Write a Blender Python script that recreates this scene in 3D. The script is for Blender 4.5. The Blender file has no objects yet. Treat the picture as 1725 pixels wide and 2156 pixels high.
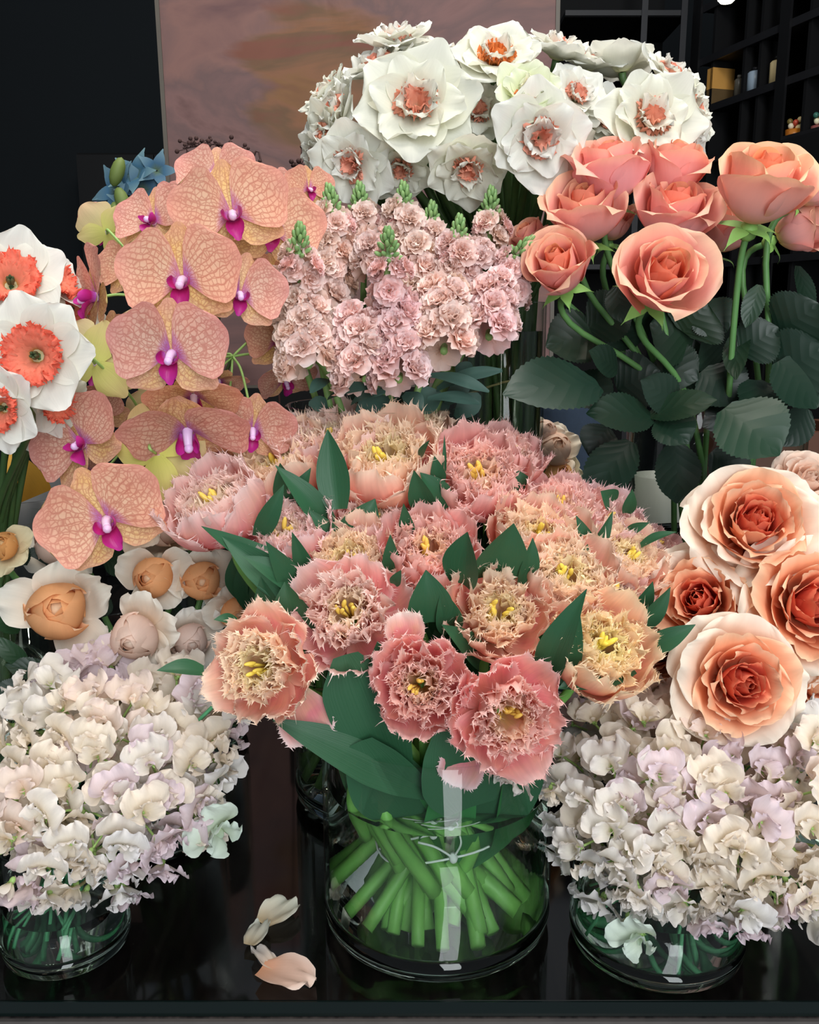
import bpy, math, random
import numpy as np
from mathutils import Vector, Matrix
C = bpy.context.scene.collection
S = bpy.context.scene
PI = math.pi
# ------------------------------------------------------------------ camera, light, exposure
CAMZ = 0.473; PITCH = math.radians(12.0); FPX = 1950.0; CX, CY = 862.5, 1078.0
cam_d = bpy.data.cameras.new('camera'); cam = bpy.data.objects.new('camera', cam_d); C.objects.link(cam)
cam.location = (0, 0, CAMZ); cam.rotation_euler = (PI/2 - PITCH, 0, 0)
cam_d.sensor_fit = 'VERTICAL'; cam_d.sensor_height = 36.0; cam_d.lens = 36.0*FPX/2156.0
cam_d.clip_start = 0.02; cam_d.clip_end = 30
S.camera = cam
S.view_settings.view_transform = 'Standard'; S.view_settings.look = 'None'
S.view_settings.exposure = 0.0; S.view_settings.gamma = 1.0; S.view_settings.use_curve_mapping = False
S.cycles.max_bounces = 12; S.cycles.transmission_bounces = 10; S.cycles.transparent_max_bounces = 16
S.cycles.diffuse_bounces = 4; S.cycles.sample_clamp_indirect = 6.0
wd = bpy.data.worlds.new('world'); S.world = wd; wd.use_nodes = True
wd.node_tree.nodes['Background'].inputs[0].default_value = (0.85, 0.92, 1.0, 1)
wd.node_tree.nodes['Background'].inputs[1].default_value = 0.28
def area(name, loc, target, sx, sy, power, col):
    d = bpy.data.lights.new(name, 'AREA'); d.shape = 'RECTANGLE'; d.size = sx; d.size_y = sy; d.energy = power; d.color = col
    o = bpy.data.objects.new(name, d); C.objects.link(o); o.location = loc
    o.rotation_euler = (Vector(target)-Vector(loc)).to_track_quat('-Z', 'Y').to_euler()
    return o
area('shop_window_light', (0.55, -1.9, 1.35), (0.05, 0.75, 0.35), 0.8, 3.4, 88, (0.93, 0.97, 1.0))
area('ceiling_softbox_light', (0.3, 0.7, 2.4), (0.0, 0.8, 0.3), 1.2, 1.0, 30, (1.0, 0.96, 0.9))
for k, (x, y) in enumerate([(-0.55, 0.35), (0.55, 0.25), (-0.15, 1.5), (0.3, 1.6)]):
    d = bpy.data.lights.new('ceiling_spot_light', 'SPOT'); d.energy = 14; d.spot_size = math.radians(70); d.spot_blend = 0.6
    d.shadow_soft_size = 0.022; d.color = (1.0, 0.9, 0.74)
    o = bpy.data.objects.new('ceiling_spot_light', d); C.objects.link(o); o.location = (x, y, 2.2)
    o.rotation_euler = (Vector((x*0.3, 0.7, 0.2))-Vector((x, y, 2.2))).to_track_quat('-Z', 'Y').to_euler()

# ------------------------------------------------------------------ helpers
RIGHT = Vector((1, 0, 0)); FWD = Vector((0, math.cos(PITCH), -math.sin(PITCH))); UPC = Vector((0, math.sin(PITCH), math.cos(PITCH)))
CAM = Vector((0, 0, CAMZ))
def P(px, py, Y):
    d = FWD + RIGHT*((px-CX)/FPX) + UPC*((CY-py)/FPX)
    return CAM + d*(Y/d.y)
def depth(p):
    return (Vector(p)-CAM).dot(FWD)
def proj(p):
    v = Vector(p)-CAM; t = v.dot(FWD)
    return CX + v.dot(RIGHT)/t*FPX, CY - v.dot(UPC)/t*FPX
def lin(h):
    r = []
    for i in (0, 2, 4):
        c = int(h[i:i+2], 16)/255
        r.append(c/12.92 if c <= 0.04045 else ((c+0.055)/1.055)**2.4)
    return (r[0], r[1], r[2], 1.0)
class Geo:
    def __init__(s): s.v = []; s.f = []; s.uv = []; s.n = 0
    def add(s, v, f, uv):            # uv per vertex
        s.v.extend([tuple(map(float, a)) for a in v]); s.f.extend([tuple(i+s.n for i in q) for q in f])
        s.uv.extend([tuple(map(float, a)) for a in uv]); s.n += len(v)
        return s
    def mesh(s, name, m=None, smooth=True):
        me = bpy.data.meshes.new(name); me.from_pydata(s.v, [], s.f)
        if s.uv:
            ul = me.uv_layers.new(name='UVMap')
            li = np.empty(len(me.loops), dtype=np.int32); me.loops.foreach_get('vertex_index', li)
            ul.data.foreach_set('uv', np.array(s.uv, dtype=np.float32)[li].ravel())
        if smooth: me.polygons.foreach_set('use_smooth', [True]*len(me.polygons))
        if m: me.materials.append(m)
        me.update(); return me
def obj(name, me, parent=None, M=None, tint=None):
    o = bpy.data.objects.new(name, me); C.objects.link(o)
    if parent: o.parent = parent
    if M is not None: o.matrix_local = M
    if tint: o.color = (tint[0], tint[1], tint[2], 1)
    return o
def fit(label):
    while len(label.split()) > 16 and ' the ' in label: label = label.replace(' the ', ' ', 1)
    return label
def thing(name, label, cat, loc=(0, 0, 0), group=None):
    label = fit(label)
    o = bpy.data.objects.new(name, None); C.objects.link(o); o.empty_display_size = 0.02
    o.location = loc; o['label'] = label; o['category'] = cat
    if group: o['group'] = group
    return o
def tag(o, label, cat, group=None):
    label = fit(label)
    o['label'] = label; o['category'] = cat
    if group: o['group'] = group
    return o
def struct(o): o['kind'] = 'structure'; return o
def frame(d, roll=0.0, pos=(0, 0, 0), s=1.0):
    z = Vector(d).normalized(); up = Vector((0, 0, 1))
    if abs(z.dot(up)) > 0.96: up = Vector((0, 1, 0)) if z.z > 0 else Vector((0, -1, 0))
    x = up.cross(z).normalized(); y = z.cross(x)
    R = Matrix((x, y, z)).transposed() @ Matrix.Rotation(roll, 3, 'Z')
    M = R.to_4x4() @ Matrix.Scale(s, 4); M.translation = Vector(pos); return M
def smooth_path(pts, n=6):
    pts = [Vector(p) for p in pts]; out = []
    q = [pts[0]*2-pts[1]] + pts + [pts[-1]*2-pts[-2]]
    for i in range(1, len(q)-2):
        a, b, c, d = q[i-1], q[i], q[i+1], q[i+2]
        for k in range(n):
            t = k/n
            out.append(0.5*((2*b)+(c-a)*t+(2*a-5*b+4*c-d)*t*t+(3*b-a-3*c+d)*t**3))
    out.append(pts[-1]); return out
def tube(g, pts, rad, sides=7, cap=True, curve=True):
    p = smooth_path(pts) if curve and len(pts) > 2 else [Vector(a) for a in pts]
    n = len(p); vs = []; uv = []; fs = []
    ref = Vector((0.3, 1, 0.1))
    for i in range(n):
        t = (p[min(i+1, n-1)]-p[max(i-1, 0)]).normalized()
        a = t.cross(ref)
        if a.length < 1e-3: a = t.cross(Vector((1, 0, 0)))
        a.normalize(); b = t.cross(a)
        r = rad(i/(n-1)) if callable(rad) else rad
        for k in range(sides):
            an = 2*PI*k/sides; vs.append(p[i]+(a*math.cos(an)+b*math.sin(an))*r); uv.append((i/(n-1), k/sides))
    for i in range(n-1):
        for k in range(sides):
            k2 = (k+1) % sides
            fs.append((i*sides+k, i*sides+k2, (i+1)*sides+k2, (i+1)*sides+k))
    if cap:
        fs.append(tuple(range(sides-1, -1, -1))); fs.append(tuple((n-1)*sides+k for k in range(sides)))
    g.add(vs, fs, uv); return g
def blob(g, c, r, sx=1, sy=1, sz=1, d=(0, 0, 1), nu=6, nv=8):
    M = frame(d, 0, c, r); vs = []; uv = []; fs = []
    for i in range(nu+1):
        th = PI*i/nu
        for k in range(nv):
            ph = 2*PI*k/nv
            vs.append(M @ Vector((sx*math.sin(th)*math.cos(ph), sy*math.sin(th)*math.sin(ph), -sz*math.cos(th)))); uv.append((i/nu, k/nv))
    for i in range(nu):
        for k in range(nv):
            k2 = (k+1) % nv; fs.append((i*nv+k, i*nv+k2, (i+1)*nv+k2, (i+1)*nv+k))
    g.add(vs, fs, uv); return g
def box(g, x0, x1, y0, y1, z0, z1, M=None):
    vs = [Vector((x, y, z)) for z in (z0, z1) for y in (y0, y1) for x in (x0, x1)]
    if M is not None: vs = [M @ v for v in vs]
    g.add(vs, [(0, 2, 3, 1), (4, 5, 7, 6), (0, 1, 5, 4), (2, 6, 7, 3), (0, 4, 6, 2), (1, 3, 7, 5)], [(v.x, v.y) for v in vs]); return g
def lathe(g, prof, n=72, c=(0, 0, 0)):
    vs = []; uv = []; fs = []; m = len(prof)
    for i, (r, z) in enumerate(prof):
        for k in range(n):
            a = 2*PI*k/n; vs.append((c[0]+r*math.cos(a), c[1]+r*math.sin(a), c[2]+z)); uv.append((k/n, i/(m-1)))
    for i in range(m-1):
        for k in range(n):
            k2 = (k+1) % n; fs.append((i*n+k, i*n+k2, (i+1)*n+k2, (i+1)*n+k))
    g.add(vs, fs, uv); return g
def interp(keys, u):
    keys = np.asarray(keys, float); x = np.linspace(0, 1, len(keys))
    fine = np.linspace(0, 1, 33); y = np.interp(fine, x, keys)
    if len(keys) > 2:
        for _ in range(3): y[1:-1] = (y[:-2]+2*y[1:-1]+y[2:])/4
    return np.interp(u, fine, y)
def petal(L, W, ang, prof, phi=0.0, r0=0.002, z0=0.0, nu=10, nv=8, R=None, tr=0.15, notch=0.0, roll=0.0, amp=0.0, freq=9.0,
          fringe=0.0, twist=0.0, side=0.0, crumple=0.0, rng=random, dens=2):
    """One petal standing at azimuth phi round the +Z axis; ang = angles from the axis from base to tip (degrees). Returns v, f, uv."""
    U, V = np.meshgrid(np.linspace(0, 1, nu+1), np.linspace(-1, 1, nv+1), indexing='ij')
    ll = U*(1-tr*np.abs(V)**2.4*U + notch*np.abs(V)*(1-np.abs(V))*2*U - notch*0.5*U*(1-np.abs(V)))
    fl = np.linspace(0, 1, 41); fa = np.radians(interp(ang, fl))
    dr = np.sin(fa)*L/40; dz = np.cos(fa)*L/40
    fr = r0+np.concatenate([[0], np.cumsum(dr)[:-1]]); fz = z0+np.concatenate([[0], np.cumsum(dz)[:-1]])
    l = np.clip(ll, 0, 1); r = np.interp(l, fl, fr); z = np.interp(l, fl, fz); a = np.interp(l, fl, fa)
    s = V*W*interp(prof, U)
    if R is None: T, N = s.copy(), np.zeros_like(s)
    else:
        Rw = np.maximum(R[0]+R[1]*r, 0.0015); th = np.clip(s/Rw, -2.6, 2.6); T = Rw*np.sin(th); N = Rw*(1-np.cos(th))
    e = np.clip(np.abs(V)**2.5*U**0.7+U**4, 0, 1.2)
    p1, p2, p3 = rng.random()*6.28, rng.random()*6.28, rng.random()*6.28
    b = V*1.3+np.sign(V)*(1-U)*0.8
    N = N+amp*e*(np.sin(freq*b+p1)+0.5*np.sin(freq*1.9*b+p2)+0.35*np.sin(freq*3.3*b+p3))
    if crumple: N = N+crumple*U*(np.sin(5*U+p2+3*V)+0.6*np.sin(8*V+p3+4*U))
    N = N-roll*L*np.abs(V)**3*U**2 + side*L*V*U
    T = T+twist*L*U*U
    X = r-np.cos(a)*N; Z = z+np.sin(a)*N
    cp, sp = math.cos(phi), math.sin(phi)
    vx = X*cp-T*sp; vy = X*sp+T*cp
    pts = np.stack([vx, vy, Z], -1); m = nv+1
    verts = pts.reshape(-1, 3); uvs = np.stack([U, (V+1)/2], -1).reshape(-1, 2)
    faces = [(i*m+j, (i+1)*m+j, (i+1)*m+j+1, i*m+j+1) for i in range(nu) for j in range(nv)]
    if fringe:
        verts = list(map(tuple, verts)); uvs = list(map(tuple, uvs))
        k0 = int(nu*0.45)
        path = [(i, 0) for i in range(k0, nu+1)] + [(nu, j) for j in range(1, nv)] + [(i, nv) for i in range(nu, k0-1, -1)]
        for q in range(len(path)-1):
            (i0, j0), (i1, j1) = path[q], path[q+1]
            A = pts[i0, j0]; B = pts[i1, j1]
            ic, jc = max((i0+i1)/2-1.5, 0), (j0+j1)/2
            if j0 == 0 and j1 == 0: jc = 1.5; ic = min(i0, i1)
            if j0 == nv and j1 == nv: jc = nv-1.5; ic = min(i0, i1)
            I = pts[int(ic), int(jc)]
            fade = 0.45+0.55*min(1, (min(i0, i1)-k0)/(nu-k0+1e-6)*1.6)
            for d in range(dens):
                t0, t1 = d/dens, (d+1)/dens
                a0, a1 = A+(B-A)*t0, A+(B-A)*t1
                mid = (a0+a1)/2; o = mid-I; ln = np.linalg.norm(o)+1e-9; o = o/ln
                jit = np.array([rng.gauss(0, .42), rng.gauss(0, .42), rng.gauss(0, .42)])
                o = o+jit; h = fringe*fade*(0.3+1.0*rng.random())
                n0 = len(verts); mid2 = mid+o*h*0.55
                w = (a1-a0)*0.17
                tip = mid+o*h+jit*h*0.35
                verts += [tuple(a0-o*fringe*0.15), tuple(a1-o*fringe*0.15), tuple(mid2+w), tuple(mid2-w), tuple(tip)]
                uvs += [(0.93, 0.97)]*2+[(1, 1)]*3
                faces += [(n0, n0+1, n0+2, n0+3), (n0+3, n0+2, n0+4)]
    return verts, faces, uvs
def pmesh(name, m, **k):
    g = Geo(); g.add(*petal(**k)); return g.mesh(name, m)
# ------------------------------------------------------------------ materials
class NT:
    def __init__(s, name):
        s.m = bpy.data.materials.new(name); s.m.use_nodes = True; s.t = s.m.node_tree; s.t.nodes.clear(); s.out = s.n('ShaderNodeOutputMaterial')
    def n(s, typ, ins=None, **k):
        x = s.t.nodes.new(typ)
        for a, b in k.items(): setattr(x, a, b)
        for a, b in (ins or {}).items():
            if isinstance(b, bpy.types.NodeSocket): s.t.links.new(b, x.inputs[a])
            else: x.inputs[a].default_value = b
        return x
    def math(s, op, a, b=0.0, c=None, clamp=False):
        i = {0: a, 1: b}
        if c is not None: i[2] = c
        return s.n('ShaderNodeMath', i, operation=op, use_clamp=clamp).outputs[0]
    def mix(s, f, a, b, mode='MIX'):
        x = s.n('ShaderNodeMix', data_type='RGBA', blend_type=mode)
        for sock, v in ((x.inputs[0], f), (x.inputs[6], a), (x.inputs[7], b)):
            if isinstance(v, bpy.types.NodeSocket): s.t.links.new(v, sock)
            else: sock.default_value = v
        return x.outputs[2]
    def ramp(s, f, stops):
        x = s.n('ShaderNodeValToRGB', {0: f}); e = x.color_ramp.elements
        while len(e) > 1: e.remove(e[-1])
        for i, (p, c) in enumerate(stops):
            if i == 0: e[0].position = p; e[0].color = c
            else: q = e.new(p); q.color = c
        return x.outputs[0]
    def uv(s):
        x = s.n('ShaderNodeSeparateXYZ', {0: s.n('ShaderNodeUVMap').outputs[0]}); return x.outputs[0], x.outputs[1]
    def done(s, sh): s.t.links.new(sh, s.out.inputs[0]); return s.m
def petal_mat(name, stops, edge=None, epow=5.0, eamt=1.0, back=None, trans=0.3, rough=0.55, streak=0.12, veins=None, spec=0.25, patch=None, rnd=0.14, bump=0.15):
    t = NT(name); u, v = t.uv()
    col = t.ramp(u, [(p, lin(c)) for p, c in stops])
    av = t.math('ABSOLUTE', t.math('SUBTRACT', v, 0.5)); av = t.math('MULTIPLY', av, 2.0)
    oi = t.n('ShaderNodeObjectInfo')
    cu = t.n('ShaderNodeCombineXYZ', {0: t.math('MULTIPLY', u, 1.6), 1: t.math('MULTIPLY', v, 26.0), 2: t.math('MULTIPLY', oi.outputs['Random'], 40.0)}).outputs[0]
    nz = t.n('ShaderNodeTexNoise', {'Vector': cu, 'Scale': 1.0, 'Detail': 2.0}).outputs[0]
    cu2 = t.n('ShaderNodeCombineXYZ', {0: u, 1: v, 2: t.math('MULTIPLY', oi.outputs['Random'], 60.0)}).outputs[0]
    nb = t.n('ShaderNodeTexNoise', {'Vector': cu2, 'Scale': 3.0, 'Detail': 2.0}).outputs[0]
    if patch:
        f = t.math('MULTIPLY', t.math('SUBTRACT', nb, 0.45), 5.0, clamp=True)
        col = t.mix(t.math('MULTIPLY', f, patch[1]), col, lin(patch[0]))
    if veins:
        vc, nvn, amt = veins
        w = t.math('ADD', t.math('MULTIPLY', v, nvn), t.math('MULTIPLY', t.math('SUBTRACT', nb, 0.5), 3.0))
        s1 = t.math('ABSOLUTE', t.math('SINE', t.math('MULTIPLY', w, PI)))
        l1 = t.math('SUBTRACT', 1.0, t.math('MULTIPLY', s1, 2.0), clamp=True)
        vv = t.n('ShaderNodeCombineXYZ', {0: t.math('MULTIPLY', u, 13.0), 1: t.math('MULTIPLY', v, nvn*1.0), 2: t.math('MULTIPLY', oi.outputs['Random'], 9.0)}).outputs[0]
        vo = t.n('ShaderNodeTexVoronoi', {'Vector': vv, 'Scale': 1.0, 'Randomness': 0.9}, feature='DISTANCE_TO_EDGE').outputs[0]
        l2 = t.math('SUBTRACT', 1.0, t.math('MULTIPLY', vo, 7.0), clamp=True)
        ln = t.math('MAXIMUM', l1, t.math('MULTIPLY', l2, 0.85))
        col = t.mix(t.math('MULTIPLY', ln, amt), col, lin(vc))
    if edge:
        e = t.math('MAXIMUM', t.math('MULTIPLY', t.math('POWER', av, epow), t.math('POWER', u, 0.5)), t.math('POWER', u, epow*1.3))
        e = t.math('MULTIPLY', e, eamt, clamp=True); col = t.mix(e, col, lin(edge))
    if back:
        col = t.mix(t.n('ShaderNodeNewGeometry').outputs['Backfacing'], col, t.ramp(u, [(p, lin(c)) for p, c in back]))
    br = t.math('ADD', 1.0-streak*0.5, t.math('MULTIPLY', nz, streak))
    br = t.math('MULTIPLY', br, t.math('ADD', 1.0-rnd*0.7, t.math('MULTIPLY', oi.outputs['Random'], rnd)))
    cc = t.n('ShaderNodeCombineXYZ', {0: br, 1: br, 2: br}).outputs[0]
    col = t.mix(1.0, col, cc, 'MULTIPLY'); col = t.mix(1.0, col, oi.outputs['Color'], 'MULTIPLY')
    bm = t.n('ShaderNodeBump', {'Strength': bump, 'Distance': 0.001, 'Height': nz}).outputs[0]
    pb = t.n('ShaderNodeBsdfPrincipled', {'Base Color': col, 'Roughness': rough, 'Specular IOR Level': spec, 'Normal': bm})
    tl = t.n('ShaderNodeBsdfTranslucent', {'Color': col})
    return t.done(t.n('ShaderNodeMixShader', {0: trans, 1: pb.outputs[0], 2: tl.outputs[0]}).outputs[0])
def leaf_mat(name, c1, c2, back, vein=None, lines=None, rough=0.38, trans=0.12, nv=7.0, bump=0.4):
    t = NT(name); u, v = t.uv(); oi = t.n('ShaderNodeObjectInfo')
    av = t.math('MULTIPLY', t.math('ABSOLUTE', t.math('SUBTRACT', v, 0.5)), 2.0)
    cu = t.n('ShaderNodeCombineXYZ', {0: u, 1: t.math('MULTIPLY', v, 2.0), 2: t.math('MULTIPLY', oi.outputs['Random'], 60.0)}).outputs[0]
    nb = t.n('ShaderNodeTexNoise', {'Vector': cu, 'Scale': 4.0, 'Detail': 3.0}).outputs[0]
    col = t.mix(nb, lin(c1), lin(c2)); h = nb
    if vein:      # pinnate veins
        w = t.math('SUBTRACT', t.math('MULTIPLY', u, nv), t.math('MULTIPLY', av, nv*0.32))
        s1 = t.math('ABSOLUTE', t.math('SINE', t.math('MULTIPLY', w, PI)))
        l1 = t.math('SUBTRACT', 1.0, t.math('MULTIPLY', s1, 5.0), clamp=True)
        l0 = t.math('SUBTRACT', 1.0, t.math('MULTIPLY', av, 18.0), clamp=True)
        ln = t.math('MAXIMUM', t.math('MULTIPLY', l1, 0.6), l0); col = t.mix(t.math('MULTIPLY', ln, 0.35), col, lin(vein)); h = s1
    if lines:
        cw = t.n('ShaderNodeCombineXYZ', {0: t.math('MULTIPLY', u, 1.2), 1: t.math('MULTIPLY', v, 30.0), 2: oi.outputs['Random']}).outputs[0]
        h = t.n('ShaderNodeTexNoise', {'Vector': cw, 'Scale': 1.0, 'Detail': 2.0}).outputs[0]
        col = t.mix(t.math('MULTIPLY', h, 0.45), col, lin(lines))
        l0 = t.math('POWER', av, 14.0); col = t.mix(t.math('MULTIPLY', l0, 0.6), col, lin('7fae86'))
    col = t.mix(t.n('ShaderNodeNewGeometry').outputs['Backfacing'], col, lin(back))
    col = t.mix(1.0, col, oi.outputs['Color'], 'MULTIPLY')
    bm = t.n('ShaderNodeBump', {'Strength': bump, 'Distance': 0.0015, 'Height': h}).outputs[0]
    pb = t.n('ShaderNodeBsdfPrincipled', {'Base Color': col, 'Roughness': rough, 'Specular IOR Level': 0.4, 'Normal': bm})
    tl = t.n('ShaderNodeBsdfTranslucent', {'Color': col})
    return t.done(t.n('ShaderNodeMixShader', {0: trans, 1: pb.outputs[0], 2: tl.outputs[0]}).outputs[0])
def plain(name, c, rough=0.5, metal=0.0, spec=0.4, noise=None, scale=20.0, emit=None):
    t = NT(name); col = lin(c)
    if noise:
        nz = t.n('ShaderNodeTexNoise', {'Vector': t.n('ShaderNodeTexCoord').outputs['Object'], 'Scale': scale, 'Detail': 4.0}).outputs[0]
        col = t.mix(nz, lin(c), lin(noise))
        col = t.mix(1.0, col, t.n('ShaderNodeObjectInfo').outputs['Color'], 'MULTIPLY')
    i = {'Base Color': col, 'Roughness': rough, 'Metallic': metal, 'Specular IOR Level': spec}
    if emit: i['Emission Color'] = lin(c); i['Emission Strength'] = emit
    return t.done(t.n('ShaderNodeBsdfPrincipled', i).outputs[0])
def glass_mat(name, col, ior=1.45, rough=0.0):
    t = NT(name); return t.done(t.n('ShaderNodeBsdfGlass', {'Color': col, 'IOR': ior, 'Roughness': rough}).outputs[0])
M_ = {}
M_['tulip_out'] = petal_mat('tulip outer petal', [(0, 'e4dba6'), (.18, 'f0aa98'), (.5, 'f28f92'), (.8, 'f7a89e')], edge='ffe8df', epow=4, trans=.28, patch=('f3b890', .45), streak=.25)
M_['tulip_in'] = petal_mat('tulip inner petal', [(0, 'e8d890'), (.25, 'f6b494'), (.55, 'fbaea2'), (.8, 'fdcabc')], edge='ffeadd', epow=2.4, trans=.38, patch=('ffd0a0', .5), streak=.25)
M_['tulip_core'] = petal_mat('tulip heart petal', [(0, 'e8d87c'), (.3, 'f6d094'), (.6, 'fcc8a8')], edge='fff2d8', epow=2.0, trans=.4, patch=('f0dc88', .6), streak=.25)
M_['stamen'] = plain('tulip stamen yellow', 'e6c545', .6, noise='f2dc72', scale=300)
M_['tulip_leaf'] = leaf_mat('tulip leaf', '15352a', '224c38', '2c5a3c', lines='3c6b50', rough=.45, trans=.1, bump=.2)
M_['tulip_leaf_low'] = leaf_mat('tulip leaf in the vase', '2c7040', '46965a', '3c8a4c', lines='6cb478', rough=.45, trans=.3, bump=.2)
M_['tulip_stem'] = plain('tulip stem', '5c9c46', .45, noise='84c060', scale=60)
M_['daff_white'] = petal_mat('daffodil white petal', [(0, 'dedca8'), (.2, 'ecebdd'), (1, 'f3f3ec')], trans=.34, streak=.08, rnd=.06)
M_['daff_cream'] = petal_mat('daffodil cream petal', [(0, 'cbd884'), (.3, 'e2e9bc'), (1, 'eef1d8')], trans=.3, streak=.08, rnd=.06)
M_['daff_coral'] = petal_mat('daffodil coral frill', [(0, 'f6d8bc'), (.3, 'f8bca2'), (1, 'f5a48c')], trans=.25, streak=.1, rnd=.1)
M_['daff_orange'] = petal_mat('daffodil orange frill', [(0, 'f5b860'), (.4, 'f5a052'), (1, 'f28c50')], trans=.25, streak=.1)
M_['daff_red'] = petal_mat('daffodil red coral frill', [(0, 'c9a23c'), (.25, 'f79a7c'), (1, 'f47058')], trans=.2, streak=.12, rnd=.1)
M_['rose_out'] = petal_mat('salmon rose petal', [(0, 'f6b690'), (.35, 'f9a892'), (.75, 'fbb0a4'), (1, 'fdbea2')], edge='ffd0ae', epow=6, back=[(0, 'f8c09a'), (.4, 'f8b8b4'), (.8, 'fab2a6'), (1, 'fdc2a4')], trans=.25, streak=.07, rnd=.1)
M_['rose_in'] = petal_mat('salmon rose heart petal', [(0, 'f29068'), (.6, 'f8987c'), (1, 'fcb08e')], edge='ffbe90', epow=6, back=[(0, 'f59468'), (1, 'f89a80')], trans=.25, streak=.07)
M_['garden_out'] = petal_mat('garden rose outer petal', [(0, 'f6b888'), (.4, 'f9c4a0'), (.8, 'fbdcc4'), (1, 'fff0de')], edge='fff4e2', epow=5, back=[(0, 'f6d0ac'), (.5, 'f8d8c0'), (1, 'fdeedd')], trans=.28, streak=.07)
M_['garden_mid'] = petal_mat('garden rose middle petal', [(0, 'f39a72'), (.5, 'f8a880'), (1, 'fbb890')], edge='ffd8b4', epow=6, back=[(0, 'f8ae80'), (.6, 'f9b890'), (1, 'fcc8a2')], trans=.28, streak=.07)
M_['garden_in'] = petal_mat('garden rose heart petal', [(0, 'e85c4c'), (.5, 'f27864'), (1, 'f89878')], edge='fcae86', epow=6, back=[(0, 'f07060'), (1, 'f68e70')], trans=.25, streak=.07)
M_['apricot'] = petal_mat('apricot rose petal', [(0, 'f09450'), (.5, 'f5a568'), (1, 'f9b67c')], edge='ffdcb8', epow=3.5, back=[(0, 'f4a868'), (.5, 'f6ae70'), (1, 'fabd88')], trans=.25, streak=.07)
M_['cream'] = petal_mat('cream guard petal', [(0, 'f2cfa4'), (.4, 'f5e3cd'), (1, 'f3efe2')], edge='f6f0e4', trans=.28, streak=.07, back=[(0, 'f2d8b4'), (.5, 'f4e4d0'), (1, 'f2ecdf')])
M_['blush'] = petal_mat('blush rose petal', [(0, 'f2b48c'), (.4, 'f6cdb4'), (1, 'f8d8c4')], edge='fae6d4', trans=.28, streak=.07, back=[(0, 'f4c8a4'), (.5, 'f6d3c0'), (1, 'f7dccb')])
M_['orchid_petal'] = petal_mat('orchid veined petal', [(0, 'b45fc0'), (.07, 'b878c0'), (.15, 'd9a2b4'), (.2, 'eac0aa'), (.6, 'eabba6'), (1, 'e6a99a')], edge='e49c94', epow=4, eamt=.8, veins=('b8584c', 12.0, .75), back=[(0, 'd5d080'), (.5, 'd9c894'), (1, 'dcb890')], trans=.22, streak=.1, patch=('e8a490', .5))
M_['orchid_sepal'] = petal_mat('orchid veined sepal', [(0, 'b06fb5'), (.08, 'dcae98'), (.2, 'e8c698'), (.6, 'e9c098'), (1, 'e6b096')], edge='eeb09a', epow=4, eamt=.7, veins=('b05c48', 8.0, .7), back=[(0, 'd0d070'), (.5, 'd8cf80'), (1, 'dcc48a')], trans=.22, streak=.1, patch=('ecc070', .5))
M_['orchid_back'] = petal_mat('orchid yellow green back', [(0, 'd4d67c'), (.5, 'e0d488'), (1, 'e2c890')], edge='d8c088', trans=.2, streak=.2)
M_['orchid_lip'] = petal_mat('orchid magenta lip', [(0, 'c86acb'), (.3, 'b0206a'), (1, 'c2309a')], trans=.15, rough=.35, streak=.2)
M_['orchid_column'] = plain('orchid column lilac', 'd79ae0', .35, noise='f6e6f8', scale=90)
M_['orchid_stem'] = plain('orchid stem', '3c4a34', .5, noise='52653e', scale=60)
M_['stock'] = petal_mat('stock petal', [(0, 'f3dcc2'), (.3, 'fad6c6'), (1, 'fcdfd6')], edge='feeae4', epow=3, trans=.3, streak=.1, rnd=.12, back=[(0, 'f8ddc6'), (1, 'fce2d9')])
M_['stock_bud'] = plain('stock bud green', '5c8a5e', .5, noise='9cbc70', scale=150)
M_['stock_leaf'] = leaf_mat('stock leaf', '26423a', '34544a', '3f5e54', rough=.6, trans=.08, bump=.1)
M_['stock_stem'] = plain('stock stem', '6f9a5a', .5, noise='8fb36c', scale=50)
M_['pea'] = petal_mat('sweet pea petal', [(0, 'dfe0a8'), (.2, 'f3ecdd'), (1, 'f8f4ee')], edge='f8f2ef', epow=3, trans=.34, streak=.1, rnd=.1)
M_['calyx'] = plain('sweet pea calyx', '8fb564', .5, noise='a9c97a', scale=120)
M_['pea_stem'] = plain('sweet pea stem', '3d8a62', .5, noise='5aa873', scale=60)
M_['rose_leaf'] = leaf_mat('rose leaf', '091b13', '0e251a', '1b2f23', vein='28483a', rough=.42, trans=.06, nv=6, bump=.13)
M_['rose_stem'] = plain('rose stem', '4f8048', .45, noise='6a9a58', scale=60)
M_['daff_stem'] = plain('daffodil stem', '33502e', .5, noise='4a6634', scale=60)
t = NT('clear vase glass')
fc = t.n('ShaderNodeLayerWeight', {'Blend': .5}).outputs['Facing']
fr = t.math('ADD', .022, t.math('MULTIPLY', t.math('POWER', fc, 5.0), .75), clamp=True)
tc_ = t.mix(t.math('POWER', fc, 3.0), (.985, .992, .987, 1), (.62, .74, .67, 1))
M_['glass'] = t.done(t.n('ShaderNodeMixShader', {0: fr, 1: t.n('ShaderNodeBsdfTransparent', {'Color': tc_}).outputs[0], 2: t.n('ShaderNodeBsdfGlossy', {'Roughness': .02, 'Color': (1, 1, 1, 1)}).outputs[0]}).outputs[0])
M_['glass_base'] = glass_mat('thick base glass', (.94, .975, .95, 1), 1.45)
M_['water'] = glass_mat('vase water', (.95, .975, .955, 1), 1.33)
M_['string'] = plain('white string', 'e4efea', .8, noise='e6efe9', scale=300)
M_['band'] = plain('tan rubber band', '9a8a58', .6, noise='b7a876', scale=200)
M_['black_metal'] = plain('black shelf metal', '0b0b0d', .6, .2, noise='101012', scale=8)
M_['blue'] = petal_mat('steel blue petal', [(0, '566a4c'), (.3, '3a6280'), (1, '6c8c98')], trans=.2, streak=.2)
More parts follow.
